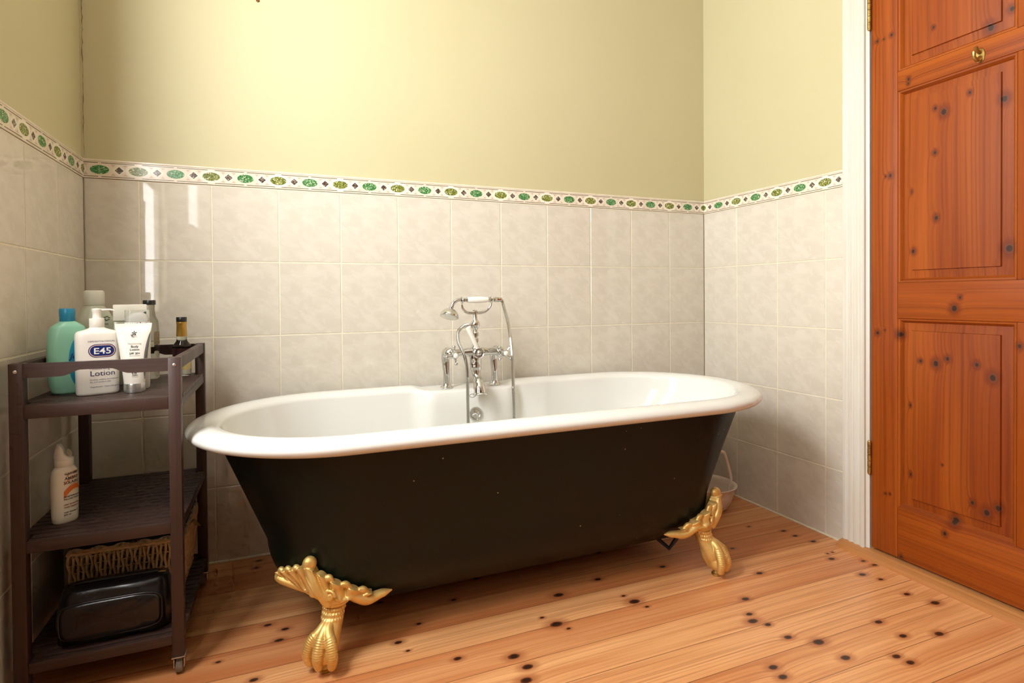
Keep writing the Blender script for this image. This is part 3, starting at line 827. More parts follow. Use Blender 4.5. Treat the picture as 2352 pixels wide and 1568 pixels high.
lathe(bm, [(.021, -.045), (.0205, -.03), (.022, -.01), (.019, .012), (.013, .022), (.010, .028), (.0095, .034), (.012, .037), (.012, .046), (.0095, .049), (.009, .054), (.012, .057), (.0125, .066), (.0095, .070), (.0085, .078), (.013, .084), (.0165, .092), (.017, .100), (.014, .106), (.009, .112), (.0078, .125), (.0068, .140), (.0085, .146)], M.Translation(K((TX, TY, ZBAR))), 28)
tube(bm, [K((TX, TY, .752)), K((TX - .0205, TY - .0065, .753))], [.0075, .0062], 12)
obj('tap_body', bm, M_CHROME, tap)
bm = B()
sp = smoothpts([K((TX, TY, ZBAR - .04)), K((TX, TY - .002, ZBAR - .062)), K((TX + .001, TY - .010, ZBAR - .085)), K((TX + .002, TY - .024, ZBAR - .106)), K((TX + .002, TY - .034, ZBAR - .124)), K((TX + .002, TY - .038, ZBAR - .138))], 8)
rs = interp([.0185, .0165, .014, .0185, .0215, .0225], len(sp))
tube(bm, sp, rs, 28)
lathe(bm, [(.0215, 0), (.0255, .003), (.0265, .006), (.0255, .009), (.020, .009), (.018, .004)], axis(sp[-1] + V((0, 0, .002)), (0, -.16, -1)), 32)
lathe(bm, [(.018, -.001), (.0195, .002), (.0195, .016), (.0175, .019)], axis(K((TX, TY - .001, ZBAR - .044)), (0, -.05, -1)), 28)
spo = obj('spout', bm, M_CHROME, tap)
bm = B(); c = sp[-1] + V((-.028, -.004, -.006)); tube(bm, [c + V((.011 * cos(a), 0, .0055 * sin(a))) for a in [2 * pi * k / 24 for k in range(25)]], .0012, 6)
obj('spout_tag', bm, M_CHROME, spo)
# cradle fork
zf = .792
bm = B()
tube(bm, [K((TX, TY, ZBAR + .14)), K((TX, TY, zf + .004))], [.0075, .0065], 16)
tube(bm, smoothpts([K((TX - .049, TY - .004, zf + .034)), K((TX - .045, TY - .002, zf + .020)), K((TX - .032, TY, zf + .007)), K((TX - .012, TY, zf + .004)), K((TX, TY, zf + .006)), K((TX + .012, TY, zf + .004)), K((TX + .038, TY, zf + .008)), K((TX + .054, TY - .002, zf + .022)), K((TX + .060, TY - .004, zf + .036))]), [.0032, .0042, .0048, .0055, .007, .0055, .0048, .0042, .0032], 14)
HZ = .8415; HY = TY - .002
for sx, xx in ((-1, TX - .048), (1, TX + .0605)):
    pts = [K((xx, HY + .0112 * cos(a), HZ + .0112 * sin(a))) for a in [R(-230 + 280 * k / 20) for k in range(21)]]
    tube(bm, pts, .0026, 8)
    sphere(bm, K((xx, HY + .0095 * cos(R(50)), HZ + .0095 * sin(R(50)) + .002)), .0032, 8)
obj('cradle', bm, M_CHROME, tap)
# diverter lever with a white handle
bm = B(); p0 = K((TX + .0, TY - .022, .672)); p1 = K((TX - .036, TY - .03, .748))
d = (p1 - p0)
tube(bm, [p0 - d * .08, p0 + d * .12], .0055, 12); lev = obj('diverter_lever', bm, M_CHROME, tap)
bm = B(); tube(bm, smoothpts([p0 + d * .08, p0 + d * .12, p0 + d * .5, p0 + d * .96, p0 + d]), [.0055, .0075, .0085, .0098, .0085], 20); obj('lever_handle', bm, M_PORC, lev)
# hand shower held by the cradle, with its hose
hs = thing('hand_shower', 'telephone style hand shower with white handle resting in the tap cradle', 'shower head', (TX, HY, HZ))
HO = V((TX, HY, HZ))
def H(p): return V(p) - HO
bm = B(); lathe(bm, [(.0066, -.029), (.0088, -.025), (.0108, -.008), (.0115, .010), (.0108, .028), (.0090, .046), (.0072, .051)], axis((-.002, 0, 0), (1, 0, 0)), 28)
obj('handle', bm, M_PORC, hs)
bm = B()
lathe(bm, [(.006, 0), (.0085, .001), (.0085, .004), (.0062, .006), (.0062, .008), (.008, .010), (.008, .013), (.006, .015), (.0058, .024)], axis((-.028, 0, 0), (-1, 0, 0)), 24)
hp0 = V((-.126 + .04, -.004, -.032))
tube(bm, smoothpts([(-.046, 0, 0), (-.060, -.001, .001), (-.074, -.002, -.005), (-.083, -.003, -.016), (-.087, -.004, -.030)]), [.0058, .0064, .0068, .0062, .0056], 18)
hx = axis((-.0885, -.004, -.024), (-.30, -.30, -1))
lathe(bm, [(.006, 0), (.008, .002), (.007, .005), (.013, .008), (.0225, .014), (.0285, .022), (.0310, .028), (.0322, .031), (.0322, .036), (.0300, .037)], hx, 36)
obj('shower_rose', bm, M_CHROME, hs)
bm = B(); lathe(bm, [(.0298, .0365), (.024, .0382), (.002, .0385)], hx, 36); obj('spray_plate', bm, M_PORC, hs)
bm = B(); lathe(bm, [(.0068, .048), (.0088, .050), (.0088, .055), (.0066, .057), (.0066, .070), (.009, .072), (.009, .088), (.0078, .090), (.0075, .099), (.005, .101)], axis((0, 0, 0), (1, 0, 0)), 24)
tube(bm, smoothpts([(.094, 0, -.001), (.101, 0, -.004), (.1035, -.001, -.013)]), .0062, 14)
obj('connector', bm, M_CHROME, hs)
hose = [(TX - .0245, TY - .008, .7535), (TX - .034, TY - .012, .7545), (TX - .054, TY - .028, .750), (1.098, -.21, .735), (1.090, -.235, .705), (1.094, -.258, .680), (1.103, -.270, .650), (1.108, -.274, .60), (1.108, -.276, .50), (1.108, -.285, .40), (1.115, -.31, .28), (1.15, -.35, .19), (1.19, -.37, .165), (1.23, -.35, .19), (1.262, -.305, .28), (1.272, -.275, .40), (1.2725, -.272, .50), (1.2735, -.262, .60), (1.2745, -.252, .68), (1.276, -.220, .76), (1.2775, -.186, .805), (TX + .1038, HY - .001, HZ - .014)]
sp = smoothpts([H(p) for p in hose], 40)
# resample evenly for the ribs
acc = [0.0]
for i in range(1, len(sp)): acc.append(acc[-1] + (sp[i] - sp[i - 1]).length)
tot = acc[-1]; step = .00085; even = []; j = 0
for i in range(int(tot / step)):
    s = i * step
    while acc[j + 1] < s: j += 1
    even.append(sp[j].lerp(sp[j + 1], (s - acc[j]) / max(acc[j + 1] - acc[j], 1e-9)))
bm = B(); tube(bm, even, [(.0050) + (.0013 if (i % 4) in (1, 2) else 0) for i in range(len(even))], 8)
obj('hose', bm, M_CHROME, hs)

# ---------------------------------------------------------------- trolley
X1, Y0 = .3321, -.5566; TWd, TD, TZ = .311, .428, .7217; LP = .0248
tro = thing('storage_trolley', 'dark brown wooden slatted three tier trolley on castors left of the bath', 'trolley', (X1 - TWd / 2, Y0 + TD / 2, 0))
hx_, hy_ = TWd / 2, TD / 2
legm = None
for sx in (-1, 1):
    for sy in (-1, 1):
        cx, cy = sx * (hx_ - LP / 2), sy * (hy_ - LP / 2)
        bm = B(); box(bm, -LP / 2, LP / 2, -LP / 2, LP / 2, .045, TZ, .0018)
        lg = obj('leg', bm, M_TROLLEY, tro, loc=(cx, cy, 0))
        bm = B(); lathe(bm, [(.0035, 0), (.0035, .0008), (.002, .0018), (.0005, .002)], axis((0, sy * LP / 2, TZ - .0165), (0, sy, 0)), 16)
        obj('bolt', bm, M_STEEL, lg)
        bm = B()
        box(bm, -.014, .014, -.014, .014, .042, .0449, .0008)
        tube(bm, [(0, .0, .0425), (0, .004, .034)], [.008, .006], 12)
        box(bm, -.0115, -.009, -.006, .014, .016, .036, .0008); box(bm, .009, .0115, -.006, .014, .016, .036, .0008)
        ca = obj('castor', bm, M_STEEL, tro, loc=(cx, cy, 0))
        bm = B(); lathe(bm, [(.012, -.008), (.0165, -.0065), (.0175, 0), (.0165, .0065), (.012, .008)], axis((0, .006, .0175), (1, 0, 0)), 28)
        obj('wheel', bm, mat('clear_grey_wheel', (.20, .17, .14), .12), ca)
ix, iy = hx_ - LP, hy_ - LP
def arched(y0, y1):
    bm = B(); n = 40; rows = []
    for k in range(n + 1):
        x = -ix + 2 * ix * k / n; f = 1 - sst(abs(x + .005), .026, .062)
        zb = TZ - .030 + .0125 * f
        rows.append([(x, y0, zb), (x, y1, zb), (x, y1, TZ - .001), (x, y0, TZ - .001)])
    loft(bm, rows); return bm
obj('handle_rail', arched(-hy_ + .002, -hy_ + .018), M_TROLLEY_H, tro, 30); obj('handle_rail', arched(hy_ - .018, hy_ - .002), M_TROLLEY_H, tro, 30)
for sx in (-1, 1):
    bm = B(); a, c = sorted((sx * (hx_ - .002), sx * (hx_ - .018))); box(bm, a, c, -iy, iy, TZ - .028, TZ - .001, .0015); obj('side_rail', bm, M_TROLLEY_H, tro)
for zt, zb in ((.6342, .6063), (.3506, .3253), (.0952, .0732)):
    bm = B()
    box(bm, -ix, ix, -hy_ + .002, -hy_ + .018, zb, zt, .0012); box(bm, -ix, ix, hy_ - .018, hy_ - .002, zb, zt, .0012)
    for sx in (-1, 1):
        a, c = sorted((sx * (hx_ - .0025), sx * (hx_ - .016))); box(bm, a, c, -iy, iy, zb, zt - .010, .0012)
    n = 16; y0 = -hy_ + .0195; wv = (2 * hy_ - .039) / n
    for k in range(n):
        ya, yb = y0 + k * wv + .0016, y0 + (k + 1) * wv - .0016
        xx = ix if (ya < -iy or yb > iy) else hx_ - .002
        box(bm, -xx, xx, ya, yb, zt - .0095, zt, .001)
    obj('slatted_shelf', bm, M_TROLLEY_H, tro, 30)

# ---------------------------------------------------------------- toiletries on the trolley
ZS = .6343
def plastic(n, c, rough=.35, **k): return mat(n, c, rough, **k)
# green bottle
bt = thing('wash_bottle', 'pale green oval bottle with blue flip cap and blue leaf label', 'bottle', (.080, -.412, ZS), R(24))
bo = Bottle(curve_secs([(0, .026, .017, 2.4), (.004, .0315, .0205, 2.4), (.02, .036, .0225, 2.4), (.06, .0395, .024, 2.4), (.11, .0395, .024, 2.4), (.14, .0375, .0235, 2.4), (.157, .031, .021, 2.3), (.167, .018, .0165, 2.1), (.1695, .0135, .0135, 2)], 5))
bm = B(); bo.build(bm); obj('body', bm, noisy('green_plastic', (.26, .56, .40), (.29, .59, .43), 8, .3, Subsurface_Weight=0.0), bt, 50)
bm = B(); lathe(bm, [(.0140, .1685), (.0150, .170), (.0150, .180), (.0156, .1815), (.0156, .1965), (.0148, .1985)], None, 36)
obj('flip_cap', bm, plastic('blue_cap', (.012, .23, .40), .3), bt)
bm = B()
leaf = [(.002 + .030 * (1 - cos(a)) * .5 if False else .018 + .020 * cos(a), .075 + .058 * sin(a)) for a in [2 * pi * k / 40 for k in range(40)]]
patch(bm, leaf, lambda x, z, e: bo.front(min(x, .037), z, e), 0)
patch(bm, ell(.024, .112, .0125, .015, 30), lambda x, z, e: bo.front(min(x, .037), z, e), 1, .0007)
sf = lambda x, z, e: bo.front(min(x, .0375), z, e)
put_text(bm, "Johnson's", .0165, .000, .083, sf, 'LEFT', 2, .001, .0004, shear=.25)
put_text(bm, "baby", .0135, .010, .072, sf, 'LEFT', 2, .001, .0002); put_text(bm, "bath", .0135, .012, .061, sf, 'LEFT', 2, .001, .0002)
put_text(bm, "johnson's", .0065, .008, .032, sf, 'LEFT', 2, .001, .0001); put_text(bm, "500 ml", .006, .012, .0245, sf, 'LEFT', 2, .001, .0001)
put_text(bm, "no more", .005, .017, .113, sf, 'LEFT', 3, .0011); put_text(bm, "tears", .005, .018, .107, sf, 'LEFT', 3, .0011)
obj('front_label', bm, [plastic('label_blue', (.01, .26, .40), .35), plastic('label_pink', (.55, .02, .10), .35), plastic('label_navy', (.01, .03, .14), .4), plastic('label_white', (.8, .78, .72), .4)], bt, None)
# pump lotion bottle
pb = thing('pump_bottle', 'white pump bottle of lotion with dark blue badge behind the front rail', 'bottle', (.146, -.445, ZS), R(20))
bo = Bottle([(0, .036, .018, 3.5), (.002, .0395, .0205, 3.5), (.006, .041, .022, 3.4), (.05, .0415, .0225, 3.4), (.13, .0420, .0225, 3.4), (.139, .0415, .0222, 3.4), (.1435, .0395, .021, 3.2), (.146, .036, .019, 2.9), (.1495, .024, .0165, 2.3), (.153, .0155, .0145, 2), (.156, .0135, .0135, 2)])
bm = B(); bo.build(bm, 72); obj('body', bm, plastic('white_plastic', (.88, .84, .76), .33), pb, 40)
bm = B()
lathe(bm, [(.0142, .155), (.0147, .156), (.0147, .174), (.0140, .1755), (.009, .176), (.0085, .177), (.0085, .190), (.0092, .1915), (.0095, .196), (.008, .198)], None, 36)
tube(bm, smoothpts([(-.009, 0, .1945), (0, 0, .1955), (.012, -.001, .1945), (.026, -.002, .1948), (.034, -.003, .1920)]), [.0030, .0045, .0036, .0032, .0020], 14, flat=.75)
obj('pump', bm, plastic('white_pump', (.84, .81, .74), .3), pb, 40)
bm = B(); F_ = bo.front
patch(bm, stadium(.0075, .1015, .0262, .0152), F_, 0, .0004, 8); patch(bm, stadium(.0075, .1015, .0245, .0136), F_, 1, .0006, 8); patch(bm, stadium(.0075, .1015, .0228, .0119), F_, 0, .0008, 8)
put_text(bm, "E45", .0195, .0078, .0945, F_, 'CENTER', 2, .0011, .0003, width=.032)
put_text(bm, "DERMATOLOGICAL", .0052, .0065, .1215, F_, 'CENTER', 3, .0006, 0, width=.051)
put_text(bm, "Moisturising", .0085, -.0165, .0585, F_, 'LEFT', 3, .0006, 0, width=.037)
put_text(bm, "Lotion", .0165, -.0165, .0445, F_, 'LEFT', 4, .0006, 0, width=.046)
for i, s in enumerate(("Soothes, softens and relieves", "dry and sensitive skin", "", "Unperfumed - Hypo-allergenic")):
    if s: put_text(bm, s, .0046, -.0165, .0345 - i * .0055, F_, 'LEFT', 3, .0006)
obj('front_label', bm, [plastic('badge_blue', (.008, .025, .16), .35), plastic('badge_peach', (.80, .50, .36), .4), plastic('badge_white', (.85, .83, .78), .4), plastic('print_grey', (.16, .15, .22), .5), plastic('print_navy', (.03, .03, .12), .45)], pb, None)
# cream tube standing on its silver cap
tb = thing('lotion_tube', 'cream coloured lotion tube standing on silver cap with grey swoosh', 'tube', (.2200, -.448, ZS), R(12))
bo = Bottle([(.021, .0215, .0205, 2), (.03, .0222, .0205, 2), (.07, .0258, .0170, 2.1), (.11, .0306, .0110, 2.3), (.14, .0345, .0055, 2.8), (.152, .0360, .0022, 4), (.154, .0362, .0012, 5), (.162, .0368, .0010, 6)])
bm = B(); bo.build(bm, 72); obj('body', bm, plastic('cream_tube', (.88, .83, .74), .3), tb, 50)
bm = B(); lathe(bm, [(.0200, 0), (.0218, .001), (.0222, .004), (.0222, .0075), (.0216, .008), (.0216, .0085), (.0222, .009), (.0222, .019), (.0216, .0215)], None, 48); obj('screw_cap', bm, mat('silver_cap', (.55, .55, .53), .28, .85), tb, 40)
bm = B(); F_ = bo.front
sw = [(.0345, .143), (.0295, .133), (.0245, .115), (.0205, .095), (.0185, .075), (.0180, .055), (.0185, .040), (.0195, .030), (.0212, .030), (.0232, .05), (.0252, .07), (.0275, .095), (.031, .12)]
patch(bm, sw, lambda x, z, e: F_(max(min(x, bo.at(z)[0] * .985), -1), z, e), 0)
def flower(bm, x, z, s, mi):
    for k in range(5):
        a = R(20 + 72 * k); patch(bm, [(x + s * (.55 * cos(a) + .45 * cos(a) * cos(q) - .18 * sin(a) * sin(q)), z + s * (.55 * sin(a) + .45 * sin(a) * cos(q) + .18 * cos(a) * sin(q))) for q in [2 * pi * i / 12 for i in range(12)]], F_, mi, .0006, 2)
    for dx in (-.5, .1, .7):
        patch(bm, [(x + s * (.1 + dx * .1), z - s * .4), (x + s * (.2 + dx * .1), z - s * .4), (x + s * (.35 + dx), z - s * 1.9), (x + s * (.25 + dx), z - s * 1.9)], F_, mi, .0006, 3)
flower(bm, .0008, .139, .0055, 1); flower(bm, -.0035, .1345, .0036, 1); flower(bm, .0015, .0485, .0042, 1); flower(bm, -.004, .048, .003, 1)
put_text(bm, "Moisturising", .0062, .001, .1125, F_, 'CENTER', 2, .0006, 0, width=.0265)
put_text(bm, "Body", .0072, .001, .1055, F_, 'CENTER', 1, .0006, .0001); put_text(bm, "Lotion", .0072, .001, .0985, F_, 'CENTER', 1, .0006, .0001)
put_text(bm, "SPF 30+", .0066, .001, .0895, F_, 'CENTER', 1, .0006, .0001, width=.021)
patch(bm, [(-.0095, .0862), (.0115, .0862), (.0115, .0866), (-.0095, .0866)], F_, 1, .0006, 2); put_text(bm, "200ml", .0046, .001, .0395, F_, 'CENTER', 1, .0006)
patch(bm, [(-.005, .0372), (.007, .0372), (.007, .0375), (-.005, .0375)], F_, 1, .0006, 2)
obj('front_label', bm, [plastic('swoosh_grey', (.17, .165, .16), .35), plastic('print_black', (.03, .03, .03), .45), plastic('print_pale', (.42, .38, .33), .45)], tb, None)
# white tube with clear cap
wt = thing('clear_cap_bottle', 'slim white bottle with clear domed cap behind the cream tube', 'bottle', (.2150, -.390, ZS), R(12))
bo = Bottle([(0, .022, .014, 3), (.003, .0245, .016, 3), (.08, .0268, .0165, 3), (.155, .0272, .0165, 3), (.163, .0260, .016, 2.8)])
bm = B(); bo.build(bm); put_text(bm, "LANCÔME", .0072, 0, .1565, bo.front, 'CENTER', 1, .0006, .0002, width=.042)
obj('body', bm, [plastic('matt_white', (.78, .74, .67), .4), plastic('print_dark', (.05, .045, .04), .4)], wt, 40)
bm = B(); loft(bm, [sell(a, b, 2.6, z) for z, a, b in ((.1635, .0215, .0135), (.172, .0215, .0135), (.181, .0180, .011), (.186, .010, .006))]); obj('inner_stopper', bm, plastic('stopper_white', (.82, .80, .76), .3), wt, 40)
M_CLEAR = mat('clear_plastic', (.95, .95, .93), .03, 0, Transmission_Weight=1.0, IOR=1.22)
bm = B(); loft(bm, [sell(a, b, 2.8, z) for z, a, b in ((.1633, .0256, .0158), (.1905, .0256, .0158), (.1925, .0246, .0150))]); obj('clear_cap', bm, M_CLEAR, wt, 40)
# square perfume bottle with a broad white cap
pf = thing('square_bottle', 'flat square grey-green glass bottle with broad white cap', 'bottle', (.1815, -.305, ZS), R(10))
bm = B(); box(bm, -.036, .036, -.014, .014, .0005, .163, .003); obj('body', bm, mat('grey_green_glass', (.40, .38, .27), .1, 0, Transmission_Weight=.2), pf, 30)
bm = B(); box(bm, -.0365, .0365, -.0145, .0145, .1635, .2055, .0025); obj('cap', bm, plastic('ivory_cap', (.72, .68, .57), .35), pf, 30)
# large translucent bottle at the back
bb = thing('tall_wash_bottle', 'large milky white bottle with wide cap at the back of the trolley', 'bottle', (.094, -.268, ZS), R(14))
bo = Bottle(curve_secs([(0, .038, .030, 2.3), (.004, .044, .034, 2.3), (.05, .046, .036, 2.3), (.12, .046, .036, 2.3), (.165, .042, .034, 2.2), (.19, .030, .027, 2), (.203, .0215, .0215, 2), (.206, .021, .021, 2)], 4))
bm = B(); bo.build(bm); obj('body', bm, plastic('milky_plastic', (.44, .44, .33), .28), bb, 50)
bm = B(); lathe(bm, [(.0218, .204), (.0226, .2055), (.0226, .236), (.0215, .2405), (.018, .2425)], None, 40); obj('cap', bm, plastic('milky_cap', (.62, .60, .49), .28), bb, 40)
bm = B(); F_ = bo.front
for k in range(6):
    a = R(60 * k + 20); patch(bm, [(.026 + .005 * cos(a) + .0032 * cos(q) , .170 + .005 * sin(a) + .0014 * sin(q)) for q in [2 * pi * i / 10 for i in range(10)]], F_, 0, .0006, 2)
put_text(bm, "aloe", .008, .016, .154, F_, 'LEFT', 0, .0006)
obj('front_label', bm, plastic('print_green', (.03, .06, .035), .4), bb, None)
M_GLASS = mat('bottle_glass', (.90, .93, .86), .02, 0, Transmission_Weight=1.0, IOR=1.35)
# clear glass bottle
cg = thing('glass_bottle', 'clear square glass bottle with black cap at back of trolley', 'bottle', (.2045, -.205, ZS), R(10))
bm = B(); loft(bm, [sell(a, a, n, z) for z, a, n in ((0, .020, 4), (.003, .0225, 4), (.14, .0225, 4), (.158, .021, 3.6), (.168, .016, 2.4), (.174, .0145, 2), (.196, .013, 2), (.200, .0135, 2), (.203, .012, 2))]); obj('body', bm, M_GLASS, cg, 40)
bm = B(); lathe(bm, [(.0150, .2032), (.0155, .204), (.0155, .2145), (.0145, .216)], None, 36); obj('cap', bm, M_BLACK, cg, 40)
bm = B(); box(bm, .010, .0232, -.0232, -.0228, .095, .130); obj('label', bm, noisy('tan_label', (.42, .34, .22), (.3, .22, .13), 300, .5, stretch=(1, 1, 1)), cg, None)
# dark slim bottle beside it
dk = thing('dark_dropper_bottle', 'slim black bottle mostly hidden behind the cream tube', 'bottle', (.2195, -.335, ZS), 0)
bm = B(); lathe(bm, [(.009, 0), (.0105, .002), (.0105, .14), (.006, .150), (.0055, .165)], None, 28); obj('body', bm, M_BLACK, dk, 40)
bm = B(); lathe(bm, [(.0062, .165), (.0066, .166), (.0066, .182), (.0055, .184)], None, 24); sphere(bm, (.004, -.004, .178), .005, 12); obj('cap', bm, plastic('dark_green_cap', (.012, .03, .018), .35), dk, 40)
# small bottle with gold foil neck
gb = thing('foil_neck_bottle', 'small glass bottle with gold foil neck and black cap on trolley corner', 'bottle', (.2785, -.180, ZS), 0)
bm = B(); lathe(bm, [(.020, 0), (.0225, .002), (.023, .006), (.023, .082), (.0215, .089), (.0145, .098), (.0132, .104), (.0125, .122)], None, 40); obj('body', bm, M_GLASS, gb, 40)
bm = B(); lathe(bm, [(.0236, .050), (.0236, .079)], None, 40, 0, False, False); obj('dark_label', bm, noisy('black_red_label', (.012, .008, .008), (.05, .006, .008), 30, .4), gb, None)
bm = B(); lathe(bm, [(.0236, .018), (.0236, .040)], None, 40, 0, False, False); obj('lower_label', bm, noisy('yellow_label', (.55, .42, .12), (.45, .36, .2), 80, .45), gb, None)
bm = B(); lathe(bm, [(.0140, .112), (.0134, .125), (.0126, .146), (.0134, .148), (.0138, .151), (.0134, .153)], None, 36); obj('foil_neck', bm, noisy('gold_foil', (.55, .33, .07), (.38, .21, .035), 90, .34, .7, bmp=.4, stretch=(1, 1, .3)), gb, 40)
bm = B(); lathe(bm, [(.0132, .153), (.0136, .1535), (.0136, .1660), (.0128, .167)], None, 36); obj('cap', bm, M_BLACK, gb, 40)
# sunscreen bottle on the middle shelf
ss = thing('sunscreen_bottle', 'cream sunscreen spray bottle with orange arc alone on middle shelf', 'bottle', (.0815, -.452, .3507), R(42))
bo = Bottle(curve_secs([(0, .0225, .0165, 2.3), (.003, .0245, .0185, 2.3), (.05, .0258, .0195, 2.3), (.10, .0255, .0195, 2.3), (.116, .0235, .0185, 2.2), (.124, .0185, .0165, 2), (.127, .016, .016, 2)], 4))
bm = B(); bo.build(bm); obj('body', bm, plastic('cream_plastic', (.76, .69, .55), .33), ss, 50)
bm = B(); n = 36; rings = []
for z, r in ((.126, .0172), (.127, .0178), (.140, .0178), (.141, .0172), (.1415, .0182)):
    rings.append([(r * cos(2 * pi * k / n), r * sin(2 * pi * k / n), z) for k in range(n)])
for i in range(1, 9):
    f = i / 8; r = .0182 - .0085 * f ** 1.6; ring = []
    for k in range(n):
        a = 2 * pi * k / n; x, y = r * cos(a), r * sin(a)
        front = sst(x * .75 - y * .5, -.004, .012)
        ring.append((x - .004 * f - front * .004 * f, y, .1415 + .034 * f * (1 - .62 * front)))
    rings.append(ring)
loft(bm, rings); obj('spray_cap', bm, plastic('cream_cap', (.76, .72, .62), .3), ss, 40)
bm = B(); cc = V((.004, -.0135, .157)); lathe(bm, [(.0088, 0), (.0075, .0006), (.002, .0002)], axis(cc, (.55, -.75, .5)), 24); obj('spray_recess', bm, plastic('recess_beige', (.40, .34, .25), .5), ss, None)
bm = B(); F_ = bo.front; F2 = lambda x, z, e: F_(max(min(x, .0252), -.0252), z, e)
put_text(bm, "GARNIER", .0062, .0055, .1085, F2, 'CENTER', 0, .0006, .0002, width=.028, rot=.0)
put_text(bm, "AMBRE", .0092, .0055, .0975, F2, 'CENTER', 1, .0006, .0002, width=.028, rot=0); put_text(bm, "SOLAIRE", .0092, .0050, .0880, F2, 'CENTER', 1, .0006, .0002, width=.031)
def arc(x0, x1, zc, r0, r1, mi):
    n = 14; bot = []; topp = []
    for k in range(n + 1):
        x = x0 + (x1 - x0) * k / n; q = (x - .013) / .024
        topp.append((x, zc + r1 - .016 * q * q)); bot.append((x, zc + r0 - .020 * q * q))
    for k in range(n):
        vs = [bm.verts.new(F2(*p, .0006)) for p in (bot[k], bot[k + 1], topp[k + 1], topp[k])]; bm.faces.new(vs).material_index = mi
arc(-.0105, .0245, .078, -.004, .0065, 2); arc(-.0105, .0245, .0785, .0075, .0085, 2); arc(-.009, .0245, .095, .0075, .0083, 2); arc(-.004, .0245, .1050, .0085, .0093, 2)
for i, (s, c_) in enumerate((("MOISTURISING", 0), ("PROTECTION SPRAY", 0), ("", 0), ("clear protection", 3), ("water resistant", 3), ("", 0), ("with vitamin E", 0), ("200 ml", 0))):
    if s: put_text(bm, s, .0050, -.0105, .058 - i * .0058, F2, 'LEFT', c_, .0006, .0001)
obj('front_label', bm, [plastic('sun_black', (.035, .03, .03), .45), plastic('sun_brown', (.07, .045, .045), .45), plastic('sun_orange', (.66, .16, .025), .4), plastic('sun_rust', (.30, .07, .02), .4)], ss, None)

# ---------------------------------------------------------------- basket and bag on the bottom shelf
ZB2 = .0953
bk = thing('wicker_basket', 'wicker basket with navy lining on bottom shelf behind black bag', 'basket', (.190, -.285, ZB2))
bm = B(); WX, WYB, HB = .1175, .125, .158
M_WICK = noisy('wicker', (.62, .44, .25), (.46, .30, .15), 60, .6, bmp=.4)
def per(x_, y_, n):
    P_ = []; peri = 4 * (x_ + y_)
    for k in range(n):
        s = k / n * peri
        for a, b_, l in (((-x_, -y_), (1, 0), 2 * x_), ((x_, -y_), (0, 1), 2 * y_), ((x_, y_), (-1, 0), 2 * x_), ((-x_, y_), (0, -1), 2 * y_)):
            if s <= l: P_.append((a[0] + b_[0] * s, a[1] + b_[1] * s)); break
            s -= l
    return P_
NV = 104
for k, (x, y) in enumerate(per(1, 1, NV)):
    pts = []
    for i in range(9):
        f = i / 8; bul = 1 - .10 * (1 - f) + .02 * sin(pi * f)
        jx = .0022 * sin(k * 2.1 + i * pi / 1.3) if True else 0
        px, py = x * WX * bul, y * WYB * bul
        tx, ty = (1, 0) if abs(y) > .999 else (0, 1)
        pts.append((px + tx * jx, py + ty * jx, .004 + f * (HB - .008)))
    tube(bm, smoothpts(pts, 2), .0033, 6)
for zi in range(9):
    z = .006 + zi * (HB - .014) / 8; f = z / HB; bul = 1 - .10 * (1 - f) + .02 * sin(pi * f); pts = []
    ring = per(1, 1, NV * 2)
    for k, (x, y) in enumerate(ring + ring[:1]):
        o_ = .0026 * (1 if (k // 2 + zi) % 2 else -1); nx, ny = (0, math.copysign(1, y)) if abs(y) > .999 else (math.copysign(1, x), 0)
        pts.append((x * WX * bul + nx * o_, y * WYB * bul + ny * o_, z))
    tube(bm, pts, .0015, 5)
pts = []
ring = per(1, 1, NV)
for k, (x, y) in enumerate(ring + ring[:1]): pts.append((x * WX, y * WYB, HB + .002 * (k % 2)))
tube(bm, pts, .0050, 8); tube(bm, [(p[0] * .985, p[1] * .985, p[2] + .005 - .003 * (i % 2)) for i, p in enumerate(pts)], .0042, 8)
box(bm, -WX * .9, WX * .9, -WYB * .9, WYB * .9, .001, .006)
obj('woven_body', bm, M_WICK, bk, 60)
bm = B(); rows = []
for i, (f, dz) in enumerate(((.90, -.05), (.93, -.01), (.955, .006), (.985, .011), (1.01, .007), (1.02, -.004))):
    rows.append([(x * WX * f, y * WYB * f, HB + dz + .003 * sin(k * 1.3)) for k, (x, y) in enumerate(per(1, 1, 96))])
loft(bm, rows, False, False); obj('lace_edge', bm, noisy('lace_trim', (.50, .44, .32), (.16, .16, .12), 120, .8), bk, 60)
bm = B(); rows = []
for f, z in ((.985, HB + .012), (.94, HB + .020), (.80, HB + .024), (.5, HB + .020), (.2, HB + .016)):
    rows.append([(x * WX * f, y * WYB * f, z + .006 * sin(k * .55) * f + .004 * sin(k * .21 + 2)) for k, (x, y) in enumerate(per(1, 1, 96))])
loft(bm, rows, False, True); obj('cloth_lining', bm, noisy('navy_cloth', (.006, .014, .03), (.012, .022, .045), 50, .9), bk, 60)
bm = B()
for k in range(6): tube(bm, smoothpts([(WX + .002, -.02, HB - .004), (WX + .012, -.024 + .003 * k, HB + .004), (WX + .016 + .002 * k, -.03 + .004 * k, HB - .006 - .002 * k)], 5), .0012, 5)
obj('string_tie', bm, noisy('raffia', (.40, .30, .14), (.3, .2, .09), 60, .7), bk)
wbag = thing('toiletry_bag', 'black leather toiletry bag with piped edges on bottom shelf', 'bag', (.187, -.479, ZB2))
M_LEA = noisy('black_leather', (.010, .008, .008), (.016, .012, .012), 140, .24, bmp=.25)
bm = B(); secs = []
BX, BY_, BHt = .113, .050, .112
rings = []
